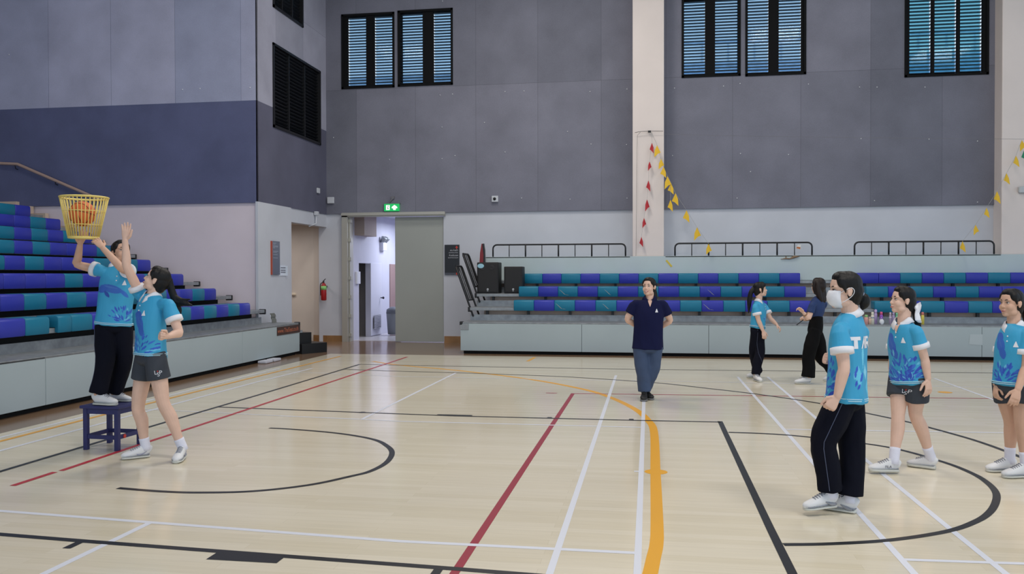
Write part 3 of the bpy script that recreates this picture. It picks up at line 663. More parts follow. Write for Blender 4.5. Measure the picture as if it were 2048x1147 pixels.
t = thing('leaflet_holder', (x0, y0, z0), 'small clear acrylic leaflet holder beside the dark information sign', 'holder')
m = MB(); m.box((x0, y0, z0), (x0+.012, y1, z1)); m.box((x0, y1-.02, z0), (x0+.05, y1, z1)); m.build('holder_frame', mat('acrylic', (214, 222, 234), .15), t)
m = MB()
for q in (.35, .55, .8): m.box((x0+.012, y0+.02, z0+(z1-z0)*q-.012), (x0+.016, y1-.03, z0+(z1-z0)*q+.012))
m.build('holder_slot', mat('slot_grey', (116, 120, 132), .5), t)
# exit sign
a, b = aty(768, 422, YB-.12), aty(798, 407, YB-.12)
t = thing('exit_sign', ((a.x+b.x)/2, YB-.12, a.z), 'lit green emergency exit sign with a white running figure and arrow above the doorway', 'sign')
m = MB(); m.box((a.x, YB-.12, a.z), (b.x, YB-.06, b.z), bev=.006); m.build('sign_box', mat('exit_green', (24, 178, 92), .4, emit=.55), t)
m = MB(); w_, h_ = b.x-a.x, b.z-a.z; f = lambda s, q: Vector((a.x+w_*s, YB-.121, a.z+h_*q))
m.prism([f(.14, .16), f(.38, .16), f(.38, .82), f(.14, .82)], (0, -.002, 0)); m.prism([f(.62, .16), f(.78, .16), f(.78, .38), f(.88, .38), f(.88, .55), f(.7, .84), f(.52, .55), f(.52, .38), f(.62, .38)], (0, -.002, 0)); m.build('pictogram', mat('exit_white', (250, 255, 250), .4, emit=1.0), t)
m = MB(); g = lambda s, q: f(s, q)+Vector((0, -.004, 0)); m.tube([g(.23, .25), g(.26, .42), g(.27, .62)], .006, 5); m.tube([g(.31, .28), g(.27, .42)], .006, 5); m.blob(g(.28, .7), (.011, .004, .011)); m.build('running_figure', mat('exit_dark', (20, 70, 44), .5), t, smooth=True)
m = MB(); m.tube([(a.x+w_*.25, YB-.09, b.z), (a.x+w_*.5, YB-.08, b.z+.11), (a.x+w_*.6, YB-.06, b.z+.13)], .014, 8); m.box((a.x+w_*.45, YB-.09, b.z+.12), (a.x+w_*.65, YB-.05, b.z+.18)); m.box((a.x-.01, YB-.11, b.z), (b.x+.02, YB-.05, b.z+.015)); m.build('bracket', mat('bracket_grey', (110, 110, 116), .5), t)
# siren / camera box and small boxes
def wbox(u0, u1, v0, v1, Y, d, name, label, c=(196, 200, 208)):
    a, b = aty(u0, v1, Y), aty(u1, v0, Y); return tag(MB().box((a.x, Y-d, a.z), (b.x, Y, b.z), bev=.012).build(name, mat('box_%d' % c[0], c, .45)), label, 'box')
a, b = aty(984, 404, YB-.05), aty(997, 391.5, YB-.05)
t = thing('dome_camera', ((a.x+b.x)/2, YB-.05, a.z), 'square pale box with a black dome lens right of the green exit sign', 'camera')
MB().box((a.x, YB-.11, a.z), (b.x, YB-.05, b.z), bev=.012).build('housing', mat('box_196', (196, 200, 208), .45), t)
m = MB(); m.blob(((a.x+b.x)/2-.005, YB-.11, (a.z+b.z)/2), (.036, .03, .036)); m.build('lens', mat('lens_black', (12, 12, 16), .15), t, smooth=True)
wbox(656, 669, 394, 407, YB-.05, .06, 'junction_box', 'plain pale junction box at the corner end of the back boarding')
y, z = atx(635, 381, XA+.02).y, atx(635, 381, XA+.02).z
tag(MB().box((XA+.02, y-.07, z-.06), (XA+.06, y+.07, z+.06), bev=.01).build('sensor_box', mat('box_196', (196, 200, 208), .45)), 'tiny white box on the dark boarding below the side louvre', 'box')
m = MB(); y1, z1 = atx(633, 425, XA+.05).y, atx(633, 425, XA+.05).z
m.tube([(XA+.04, y1, z1-.06), (XA+.04, y1, z1-.25), (XA-.05, y1-.2, z1-.32)], .018, 8); m.box((XA+.01, y1-.06, z1-.06), (XA+.09, y1+.06, z1+.03), bev=.01)
tag(m.build('conduit', mat('box_196', (196, 200, 208), .45)), 'white conduit and box under the boarding above the recess opening', 'conduit')
p = aty(2044, 379, 12.1); tag(MB().box((p.x-.06, 12.08, p.z-.07), (p.x+.14, 12.16, p.z+.07), bev=.03, seg=3).build('wall_lamp', mat('pillar_box_grey', (186, 192, 196), .4)), 'rounded grey box on the pillar at the end of the far wall', 'box')  # plain grey box on the end pillar, gives no light
p = aty(590, 588, 12.9); tag(MB().box((p.x-.06, 12.78, p.z-.03), (p.x+.06, 12.9, p.z+.03), bev=.02).build('wall_switch', mat('switch_cream', (222, 210, 190), .5)), 'small cream fitting on the recess wall left of the fire extinguisher', 'switch')
# extinguisher
p = aty(647.5, 599, 12.42); zt = aty(647.5, 566, 12.42).z
t = thing('fire_extinguisher', (p.x, 12.42, p.z), 'red fire extinguisher with a green label hung on the wall left of the doorway', 'fire extinguisher')
m = MB(); m.tube([(p.x, 12.42, p.z), (p.x, 12.42, zt-.06), (p.x, 12.42, zt)], [.065, .065, .03], 16, cap=.3); m.build('cylinder', mat('extinguisher_red', (168, 28, 34), .35), t, smooth=True)
m = MB(); m.tube([(p.x, 12.42, zt), (p.x, 12.42, zt+.05)], .018, 8); m.tube([(p.x-.02, 12.42, zt+.04), (p.x+.05, 12.40, zt+.1)], .01, 6); m.build('valve', M_black, t, smooth=True)
m = MB(); m.tube([(p.x, 12.41, zt+.03), (p.x-.07, 12.4, zt-.02), (p.x-.075, 12.4, zt-.15), (p.x-.07, 12.4, zt-.28)], .011, 8, 3); m.build('hose', mat('hose_dark', (66, 24, 28), .5), t, smooth=True)
lx = zt-.11; m = MB(); m.tube([(p.x, 12.42, lx-.045), (p.x, 12.42, lx+.045)], .066, 20, cap=0); 
o = m.build('label_band', mat('label_green', (150, 214, 130), .5), t, smooth=True)
m = MB(); m.box((p.x-.02, 12.47, zt-.1), (p.x+.02, 12.62, zt-.06)); m.build('wall_bracket', M_black, t)

# steps and curved offcut at the end of the side bleachers
A_, B_ = fl(603, 708), fl(654, 703.5); A_.y = max(A_.y, 9.27); d_ = (B_-A_).normalized(); n_ = Vector((-d_.y, d_.x, 0))
t = thing('step_block', tuple((A_+B_)/2+n_*.2), 'pair of black box steps at the end of the side bleachers', 'steps')
m = MB(); m.prism([A_, B_, B_+n_*.5, A_+n_*.5], (0, 0, .2)); m.build('lower_step', mat('step_black', (16, 16, 18), .4), t)
B2 = A_+d_*(B_-A_).length*.62; m = MB(); m.prism([q+Vector((0, 0, .2)) for q in (A_+n_*.2, B2+n_*.2, B2+n_*.5, A_+n_*.5)], (0, 0, .21)); m.build('upper_step', mat('step_black', (16, 16, 18), .4), t)
m = MB(); m.prism([q+Vector((0, 0, .41)) for q in (A_+n_*.25, A_+d_*.2+n_*.25, A_+d_*.2+n_*.45, A_+n_*.45)], (0, 0, .05)); m.build('step_plate', M_steel, t)
m = MB(); N_ = 8
for q in range(N_):
    f0_, f1_ = q/N_, (q+1)/N_
    P = lambda s, y: Vector((-2.35+.0, y, .633+.19*s)) + Vector((.0, -.06*(s**2), 0))
    m.quad([P(f0_, 9.02), P(f0_, 9.22), P(f1_, 9.20), P(f1_, 9.02)])
o = m.build('curved_offcut', mat('offcut_grey', (116, 118, 112), .6)); sm = o.modifiers.new('s', 'SOLIDIFY'); sm.thickness = .012
tag(o, 'curved grey offcut standing on the end of the side bleachers above the web plate', 'panel')
# crumpled white sheets under the front panel
m = MB(); p = fl(520, 727); 
for q in (0, .35): m.box((-1.86, p.y+q, .003), (-1.7, p.y+q+.28, .05), bev=.01)
tag(m.build('floor_wedge', mat('wedge_white', (196, 198, 210), .6)), 'white wedges pushed under the front of the side bleachers', 'wedge')
# stair parapet and wooden hand rail on the side wall
st = MB(); Yw = YA-.06
for u0, u1, v0 in ((-10, 38, 404), (38, 66, 413), (66, 96, 427), (96, 121, 441), (121, 145, 452)):
    a, b = aty(u0, v0, Yw), aty(u1, v0, Yw); st.box((a.x, Yw-.08, 1.0), (b.x, Yw+.02, a.z))
struct(st.build('wall_stair', mat('stair_beige', (206, 186, 168), .7)))
t = thing('stair_handrail', aty(35, 328, Yw), 'pale wooden handrail sloping down the dark side wall behind the yellow basket', 'handrail')
m = MB(); P = [aty(u, v, YA-.13) for u, v in ((-30, 325), (35, 328), (185, 393), (200, 400))]; m.tube(P, [(.03, .022)]*4, 10); m.build('rail', M_wood, t, smooth=True)
m = MB()
for p in (aty(30, 331, YA-.13), aty(110, 362, YA-.13)): m.tube([p, p+Vector((0, .02, -.06)), p+Vector((0, .08, -.07))], .009, 6)
m.build('rail_bracket', M_black, t, smooth=True)

# pennant strings
def bunting(name, label, pts, Y, col, w_, h_, extra=None, ends=()):
    t = thing(name, aty(*pts[0], Y), label, 'bunting')
    m = MB(); P = [aty(u, v, Y) for u, v in list(ends[:1])+pts+list(ends[1:])]; m.tube(P, .003, 5, 2); m.build('string', mat('string_pale', (170, 170, 170), .7), t, smooth=True)
    rr = random.Random(len(pts))
    M1 = mat('pennant_%d' % col[0], col, .55)
    for i, (u, v) in enumerate(pts):
        p = aty(u, v, Y); k = rr.choice((-1, 1)); sc = rr.uniform(.85, 1.1)
        m = MB(); a = p; b = p+Vector((k*.45*w_*sc, -.03, -.62*h_*sc)); c = p+Vector((k*.02, -.015, -.7*h_*sc)); d = p+Vector((-k*.35*w_*sc, -.04, -h_*sc)); e = p+Vector((-k*.3*w_*sc, -.01, -.45*h_*sc))
        m.quad([a, b, c]); m.quad([a, c, d, e])
        o = m.build('pennant', extra if (extra and i == len(pts)-1) else M1, t); s = o.modifiers.new('s', 'SOLIDIFY'); s.thickness = .002
bunting('pennant_string', 'string of red pennants hanging down the front of the pillar', [(1304, 285), (1299, 322), (1297, 360), (1294, 398), (1288, 435), (1283, 473)], 12.08, (178, 32, 44), .11, .25, ends=((1302, 264),))
bunting('pennant_string', 'string of yellow pennants slanting from the pillar down to the middle guard rail', [(1314, 290), (1322, 317), (1327, 333), (1335, 352), (1342, 366), (1351, 386), (1373, 420), (1394, 454), (1417, 487)], 12.02, (226, 184, 36), .17, .27, ends=((1303, 264),))
bunting('pennant_string', 'short side string with one yellow pennant hanging near the pillar edge', [(1341, 399)], 12.0, (226, 184, 36), .14, .27, ends=((1341, 372),))
bunting('pennant_string', 'string of yellow pennants rising from the end guard rail to the end pillar', [(1925, 482), (1951, 449), (1973, 415), (1994, 382), (2013, 346), (2032, 311), (2044, 280), (2049, 298)], 11.94, (226, 184, 36), .15, .25, extra=mat('pennant_green', (30, 130, 90), .55))
m = MB(); P = [aty(u, v, 12.09) for u, v in ((1270, 265), (1281, 263), (1300, 262), (1326, 262))]; m.tube(P, .005, 6, 3); m.box(aty(1296, 265, 12.1)-Vector((0, .02, 0)), aty(1302, 261, 12.1)+Vector((0, .02, 0))); m.tube([aty(u, v, 12.1) for u, v in ((1281, 264), (1275, 270), (1274, 300), (1273, 420), (1272, 511))], .003, 5)
tag(m.build('cable', M_black), 'thin dark cable with a clip running across and down the pillar above the red pennants', 'cable')
m = MB(); m.tube([aty(u, v, 12.0) for u, v in ((1330, 268), (1500, 272), (1800, 276), (2048, 278))], .003, 5, 3); tag(m.build('wire', mat('wire_grey', (120, 120, 126), .6), smooth=True), 'thin wire stretched across the far grey boarding between the two pillars', 'wire')
# ------------------------------------------------------------------ people
U = Vector((0, 0, 1)); RH = Vector((RGT.x, RGT.y, 0)).normalized(); FH = Vector((FWD.x, FWD.y, 0)).normalized()
def face_dir(phi, pitch=0):
    """phi 0 = towards the camera, +90 = towards the right, -90 = towards the left"""
    a, p = math.radians(phi), math.radians(pitch)
    return ((-FH*math.cos(a)+RH*math.sin(a))*math.cos(p)+U*math.sin(p)).normalized()
def fuse(mb, voxel, it=4, fac=.5):
    bmesh.ops.recalc_face_normals(mb.bm, faces=mb.bm.faces[:])
    me = bpy.data.meshes.new('f'); mb.bm.to_mesh(me); mb.bm.free()
    o = bpy.data.objects.new('f', me); COL.objects.link(o)
    r = o.modifiers.new('r', 'REMESH'); r.mode = 'VOXEL'; r.voxel_size = voxel; r.use_smooth_shade = True
    s = o.modifiers.new('s', 'SMOOTH'); s.factor = fac; s.iterations = it
    dg = bpy.context.evaluated_depsgraph_get()
    out = bpy.data.meshes.new_from_object(o.evaluated_get(dg))
    bpy.data.objects.remove(o); bpy.data.meshes.remove(me)
    return out
def place(me, name, material, parent, fold=None, label=None, calm=None):
    if fold:
        amp, sc = fold; nr = [v.normal.copy() for v in me.vertices]
        for v, n in zip(me.vertices, nr):
            q = Vector((v.co.x*sc[0], v.co.y*sc[1], v.co.z*sc[2]))
            k = 1 if calm is None else min(1, max(0, ((v.co-calm).length-.13)/.14))
            v.co += n*(amp*k*(noise.noise(q)+.5*noise.noise(q*2.3)))
    me.materials.clear(); me.materials.append(material)
    me.polygons.foreach_set('use_smooth', [True]*len(me.polygons)); me.name = name
    o = bpy.data.objects.new(name, me); COL.objects.link(o); attach(o, parent)
    if label: o['label'] = label
    return o
def bvh_of(me): return BVHTree.FromPolygons([v.co for v in me.vertices], [p.vertices for p in me.polygons])
def decal(bm, M, d, bvhs, off, name, material, parent, sub=3, label=None):
    """bm: flat shape in its xy plane, placed by M, dropped along d onto the cloth"""
    bmesh.ops.triangulate(bm, faces=bm.faces[:])
    for _ in range(sub): 
        es = [e for e in bm.edges if e.calc_length() > .012]
        if es: bmesh.ops.subdivide_edges(bm, edges=es, cuts=1); bmesh.ops.triangulate(bm, faces=bm.faces[:])
    for v in bm.verts:
        p = M @ v.co; h = None
        for b in bvhs:
            q = b.ray_cast(p-d*.3, d)
            if q[0] is not None and (h is None or q[3] < h[3]): h = q
        v.co = h[0]-d*off if h else p
    me = bpy.data.meshes.new(name); bm.to_mesh(me); bm.free(); me.materials.append(material)
    o = bpy.data.objects.new(name, me); COL.objects.link(o); attach(o, parent)
    if label: o['label'] = label
    return o
def text_bm(body, size):
    c = bpy.data.curves.new('t', 'FONT'); c.body = body; c.size = size; c.align_x = 'CENTER'; c.resolution_u = 3
    o = bpy.data.objects.new('t', c); COL.objects.link(o)
    me = bpy.data.meshes.new_from_object(o.evaluated_get(bpy.context.evaluated_depsgraph_get())); bpy.data.objects.remove(o)
    bm = bmesh.new(); bm.from_mesh(me); bmesh.ops.remove_doubles(bm, verts=bm.verts, dist=1e-5); return bm
def poly_bm(polys):
    bm = bmesh.new()
    for p in polys: bm.faces.new([bm.verts.new((x, y, 0)) for x, y in p])
    return bm
def frame_mat(o, x, y):
    z = x.cross(y); return Matrix(((x.x, y.x, z.x, o.x), (x.y, y.y, z.y, o.y), (x.z, y.z, z.z, o.z), (0, 0, 0, 1)))

M_skin = mat('skin', (222, 184, 164), .55, var=(14, .05)); M_skin2 = mat('skin_tan', (208, 166, 142), .55, var=(14, .05))
M_hair = mat('black_hair', (13, 12, 14), .5, spec=.3, bump=(160, .10)); M_hair2 = mat('brown_black_hair', (30, 20, 19), .5, spec=.3, bump=(160, .10))
M_lips = mat('lips', (176, 104, 98), .5); M_eyew = mat('eye_white', (214, 210, 208), .35); M_iris = mat('iris_dark', (30, 22, 20), .25)
M_navy = mat('navy_trousers', (13, 15, 28), .85, spec=.15, bump=(60, .1)); M_blk = mat('black_trousers', (10, 10, 12), .85, spec=.15, bump=(60, .1)); M_char = mat('charcoal_shorts', (64, 68, 76), .8, spec=.2, bump=(60, .1))
M_denim = mat('blue_trousers', (58, 76, 108), .75, var=(9, .1), bump=(60, .15)); M_polo = mat('navy_polo', (22, 26, 62), .85, spec=.15, bump=(90, .1)); M_tee = mat('blue_tee', (24, 50, 98), .75, bump=(90, .1))
M_wht = mat('white_cloth', (232, 232, 238), .7, bump=(90, .1)); M_sock = mat('white_sock', (226, 226, 240), .8, bump=(150, .2)); M_shoe = mat('white_shoe', (224, 224, 226), .5); M_sole = mat('off_white_sole', (206, 206, 198), .6)
M_shoeb = mat('black_shoe', (24, 24, 27), .6); M_grey = mat('grey_shoe_trim', (150, 152, 160), .6); M_jersey = mat('printed_jersey', (40, 140, 180), .6, attr='print', bump=(120, .08)); M_pipe = mat('pale_piping', (84, 92, 118), .7)

def ell(x, h, e):
    cx, cy, a, b, ang = e; c, s = math.cos(ang), math.sin(ang); dx, dy = x-cx, h-cy
    p, q = (dx*c+dy*s)/a, (-dx*s+dy*c)/b
    return abs(q) < 1-p*p if a > 3*b else p*p+abs(q)**1.3 < 1
def leaves(seed, cx, cy, n, r0, r1, a0, a1):
    r = random.Random(seed); out = []
    for i in range(n):
        a = math.radians(a0+(a1-a0)*(i+.5)/n+r.uniform(-8, 8)); rad = r.uniform(r0, r1); L = r.uniform(.015, .032)
        out.append(((cx+rad*math.cos(a), cy+rad*math.sin(a), L, L*.30, a+r.uniform(-.2, .2)), r.choice([(44, 76, 186), (48, 92, 198), (54, 106, 204), (46, 84, 192), (104, 190, 228)])))
    return out
WHALE = [((-.01, .335, .10, .036, -.18), (52, 104, 192)), ((-.085, .325, .05, .03, .5), (50, 98, 190)), ((.095, .30, .05, .018, -.75), (52, 108, 198)), ((-.05, .285, .034, .016, -1.0), (38, 76, 168)), ((-.02, .35, .06, .008, -.15), (70, 120, 198))]
WHALE2 = [((-.075, .37, .05, .036, -.5), (52, 100, 192)), ((-.055, .315, .07, .042, -1.05), (52, 104, 194)), ((-.03, .25, .05, .03, -1.3), (50, 100, 192)), ((-.06, .33, .05, .008, -1.0), (64, 112, 194))]
DIAM = [((.02, .20, .028, .055), (136, 210, 236)), ((-.03, .10, .05, .10), (100, 196, 228)), ((.09, .17, .03, .07), (100, 196, 228)), ((.05, .31, .012, .10), (110, 202, 232))]
def paint(me, org, L, F, up, style, base=(54, 160, 204)):
    at = me.color_attributes.new('print', 'FLOAT_COLOR', 'POINT'); buf = []
    fr, bk = [], []
    if style == 'stool': fr = WHALE+leaves(3, .085, .05, 30, .03, .125, 20, 170)
    elif style == 'jump': fr = [((e[0]+.055, e[1]-.03, e[2]*1.15, e[3]*1.1, e[4]+.2), c) for e, c in WHALE2]+leaves(5, .02, .03, 44, .03, .16, 10, 170)
    elif style == 'bow': fr = [((e[0]+.025, *e[1:]), c) for e, c in WHALE2]+leaves(8, .03, .02, 90, .03, .26, 15, 165)+leaves(9, .1, .02, 34, .03, .2, 40, 160)
    elif style == 'side': fr = [((e[0]+.03, *e[1:]), c) for e, c in WHALE2]+leaves(6, .0, .03, 44, .03, .14, 10, 170)
    elif style == 'mask': fr = leaves(11, .04, .0, 90, .03, .34, 30, 150)+leaves(12, .12, .02, 50, .03, .3, 40, 170); bk = leaves(13, .14, .02, 14, .08, .2, 60, 120)
    else: fr = leaves(2, .05, .08, 20, .03, .12, 10, 170)
    lb = rgb(*base)
    for v in me.vertices:
        d = v.co-org; x, f, h = d.dot(L), d.dot(F), d.dot(up)
        c = lb
        if abs(x) < .24:
            if f > -.012:
                for e, k in fr:
                    if ell(x, h, e): c = rgb(*k)
            else:
                for (cx, cy, a, b), k in DIAM:
                    if abs(x-cx)/a+abs(h-cy)/b < 1: c = rgb(*k)
                for e, k in bk:
                    if ell(x, h, e): c = rgb(*k)
        buf.extend(c)
    at.data.foreach_set('color', buf)

def hand(mb, W, D, N, T, s=1, curl=(18, 22, 18), spread=5, thumb=1.0):
    """W wrist, D pointing direction, N the way the palm faces, T towards the thumb"""
    D = D.normalized(); N = (N-D*N.dot(D)).normalized(); T = (T-D*T.dot(D)-N*T.dot(N)).normalized()
    mb.tube([W-D*.012*s, W+D*.02*s, W+D*.055*s, W+D*.086*s], [(.021*s, .017*s), (.026*s, .0155*s), (.035*s, .0145*s), (.036*s, .0125*s)], 14, 2, side=T, cap=.6)
    for k, (o, ln, sp) in enumerate(((.0275, .064, 1.2), (.0095, .073, .4), (-.0095, .067, -.4), (-.027, .052, -1.3))):
        a = math.radians(spread*sp); d = (D*math.cos(a)+T*math.sin(a)).normalized()
        p = W+(D*.082+T*o)*s; pts = [p-d*.015*s, p]; ang = 0
        for fr_, c in zip((.44, .31, .25), curl):
            ang += math.radians(c*(1+.12*k)); q = d*math.cos(ang)+N*math.sin(ang); p = p+q*(ln*fr_*s); pts.append(p)
        mb.tube(pts, [.0098*s, .0095*s, .0088*s, .0082*s, .0070*s], 8, 1)
    b = W+(D*.022+T*.02)*s
    d1 = (D*.62+T*.72+N*.35).normalized(); d2 = (D*(.9+.1*thumb)+T*.35*thumb+N*.3).normalized()
    mb.tube([b, b+d1*.034*s, b+d1*.034*s+d2*.03*s, b+d1*.034*s+d2*.055*s], [.0145*s, .0125*s, .0105*s, .0085*s], 8, 1)

def head_shape(mb, c, F, Uh, s):
    L = Uh.cross(F).normalized(); ax = (L, F, Uh)
    q = lambda x, y, z: c+(L*x+F*y+Uh*z)*s
    b = lambda p, r: mb.blob(q(*p), [k*s for k in r], ax, 24, 16)
    b((0, -.010, .034), (.074, .092, .085)); b((0, .022, -.030), (.060, .062, .074)); b((0, .055, -.082), (.026, .026, .022))
    for k in (-1, 1):
        b((k*.033, .048, -.028), (.028, .030, .032)); b((k*.034, .014, -.066), (.026, .04, .03))
        mb.blob(q(k*.0745, -.010, -.006), (.008*s, .016*s, .027*s), ((L+F*(.35*-k*-1)).normalized() if False else L, F, Uh), 14, 10)
        mb.blob(q(k*.079, -.019, .004), (.006*s, .008*s, .020*s), ax, 12, 8)
        b((k*.0105, .085, -.025), (.0075, .009, .0065)); b((k*.03, .062, .03), (.026, .014, .009))
    mb.tube([q(0, .076, .018), q(0, .0845, -.004), q(0, .0935, -.021)], [.0065*s, .0080*s, .0105*s], 10, 2)
    b((0, .083, -.052), (.02, .009, .006)); b((0, .081, -.061), (.018, .010, .0065))
    mb.tube([q(0, -.032, -.04), q(0, -.03, -.13)], [.052*s, .05*s], 16)
    return q, L
def face_parts(root, q, L, F, Uh, s, smile=False, mask=False):
    for k in (-1, 1):
        m = MB(); m.blob(q(k*.030, .0655, .009), (.0135*s, .0095*s, .0062*s), (L, F, Uh), 16, 10, 0)
        m.blob(q(k*.030, .0705, .009), (.0058*s, .0062*s, .0058*s), (L, F, Uh), 12, 8, 1)
        m.tube([q(k*.0165, .0745, .0095), q(k*.024, .0775, .0145), q(k*.032, .0765, .0155), q(k*.0435, .0665, .0115)], [.0010*s, .0018*s, .002*s, .0012*s], 6, 3, mi=1)
        m.build('eye', [M_eyew, M_iris], root, smooth=True)
        m = MB(); m.tube([q(k*.015, .080, .029), q(k*.028, .0785, .034), q(k*.046, .064, .030)], [(.002*s, .002*s), (.0032*s, .002*s), (.0012*s, .0012*s)], 6, 3); m.build('eyebrow', M_hair, root, smooth=True)
    if not mask:
        m = MB()
        if smile:
            m.tube([q(-.027, .074, -.048), q(-.012, .0885, -.0535), q(0, .0925, -.0545), q(.012, .0885, -.0535), q(.027, .074, -.048)], [.002*s, .0034*s, .0032*s, .0034*s, .002*s], 8, 3)
            m.tube([q(-.027, .074, -.048), q(-.013, .086, -.064), q(0, .0895, -.068), q(.013, .086, -.064), q(.027, .074, -.048)], [.002*s, .0036*s, .0042*s, .0036*s, .002*s], 8, 3)
            m.tube([q(-.022, .077, -.050), q(-.01, .087, -.058), q(0, .0895, -.0605), q(.01, .087, -.058), q(.022, .077, -.050)], [(.002*s, .002*s), (.005*s, .003*s), (.006*s, .003*s), (.005*s, .003*s), (.002*s, .002*s)], 8, 3, side=Uh, mi=1)
            m.build('mouth', [M_lips, mat('teeth', (236, 232, 226), .3)], root, smooth=True)
        else:
            m.tube([q(-.021, .079, -.0565), q(-.008, .0905, -.0535), q(0, .0915, -.0545), q(.008, .0905, -.0535), q(.021, .079, -.0565)], [.0012*s, .003*s, .0028*s, .003*s, .0012*s], 8, 3)
            m.tube([q(-.020, .079, -.0575), q(-.008, .0885, -.0615), q(0, .0895, -.0625), q(.008, .0885, -.0615), q(.020, .079, -.0575)], [.0012*s, .0034*s, .0038*s, .0034*s, .0012*s], 8, 3)
            m.build('mouth', M_lips, root, smooth=True)

def shoe(root, heel, toe, h=1.0, kind='white', up=None, side_logo=None):
    d = (toe-heel); Ln = d.length; f = d.normalized(); up = up or U; up = (up-f*up.dot(f)).normalized(); r = f.cross(up).normalized()
    s = Ln/.25
    q = lambda x, y, z: heel+f*(x*s)+r*(y*s)+up*(z*s)
    prof = [(.012, .026, .09), (.03, .034, .108), (.07, .036, .106), (.112, .038, .088), (.155, .0425, .07), (.195, .045, .057), (.228, .037, .045), (.243, .022, .032)]
    m = MB(); m.tube([q(x, 0, .014+hh/2) for x, w_, hh in prof], [(w_*s, hh*s/2) for x, w_, hh in prof], 18, 3, side=r, cap=.5)
    m.tube([q(.045, 0, .08), q(.04, 0, .115)], [(.03*s, .038*s), (.033*s, .042*s)], 16, side=r, cap=.2)
    me = fuse(m, .004, 4); o = place(me, 'shoe', {'white': M_shoe, 'black': M_shoeb, 'grey': M_shoe}[kind], root)
    m = MB(); m.tube([q(x, 0, .0135*h) for x, w_, hh in prof], [((w_+.0045)*s, .0135*s*h) for x, w_, hh in prof], 20, 3, side=r, cap=.35); me = fuse(m, .004, 3); place(me, 'sole', M_sole if kind != 'black' else mat('black_white_sole', (120, 120, 122), .6), o)
    m = MB()
    for i in range(5): 
        x = .098+.017*i; x = .10+.0165*i; hh = .0185+[.0975, .0895, .0825, .0755, .0685][i]; m.tube([q(x, -.022, hh-.013), q(x+.003, -.008, hh-.001), q(x+.003, .008, hh-.001), q(x, .022, hh-.013)], .0036*s, 6, 3)
    m.build('laces', {'white': mat('lace_white', (150, 152, 162), .7), 'black': M_shoeb, 'grey': M_grey}[kind], o, smooth=True)
    m2 = MB(); m2.tube([q(.072, 0, .118), q(.084, 0, .109), q(.10, 0, .102)], [(.022*s, .004*s), (.024*s, .004*s), (.022*s, .004*s)], 12, 2, side=r); m2.build('tongue', {'white': M_shoe, 'black': M_shoeb, 'grey': M_shoe}[kind], o, smooth=True)
    if kind != 'black': m2 = MB(); m2.tube([q(x, 0, .031*(.5+.5*h)) for x, w_, hh in prof], [((w_+.0028)*s, .0016*s) for x, w_, hh in prof], 20, 3, side=r, cap=.2); m2.build('welt', M_grey, o, smooth=True)
    if kind == 'grey':
        for sg in (-1, 1): m = MB(); m.tube([q(.03, sg*.033, .03), q(.06, sg*.036, .036), (q(.10, sg*.037, .055))], [(.008*s, .004*s), (.012*s, .004*s), (.004*s, .003*s)], 8, 3, side=up); m.tube([q(.19, sg*.036, .03), q(.225, sg*.026, .03)], [.01*s, .008*s], 8); m.build('side_panel', M_grey, o, smooth=True)
    if side_logo == 'tick':
        for sg in (-1, 1): m = MB(); m.tube([q(.04, sg*.0345, .062), q(.075, sg*.0365, .042), q(.10, sg*.0385, .036), q(.125, sg*.0385, .046)], [(.002*s, .002*s), (.005*s, .0025*s), (.0075*s, .0025*s), (.002*s, .002*s)], 8, 4, side=up); m.build('tick_mark', mat('tick_grey', (150, 152, 172), .5), o, smooth=True)
    if side_logo == 'fila':
        g = bvh_of(bpy.data.objects[o.name].data)
        side = -r if (-r).dot(FWD) < 0 else r
        bm = text_bm('FILA', .03*s); x = (U.cross(side)).normalized()
        decal(bm, frame_mat(q(.105, 0, .045)+side*.1, x, up), -side, [g], .0015, 'shoe_lettering', mat('logo_navy', (40, 44, 70), .5), o, 1)
    if kind != 'black' and side_logo: 
        pass
    return q(.045, 0, .10)

class Fig:
    def __init__(s, label, base, sc, phi, skin, cat='person'):
        s.base = base; s.d0 = depth(base); s.root = thing('person', tuple(base), label, cat); s.sc = sc; s.skin = skin
        s.F = face_dir(phi); s.L = U.cross(s.F).normalized()
    def p(s, u, v, dd=0): return atd(u, v, s.d0+dd)

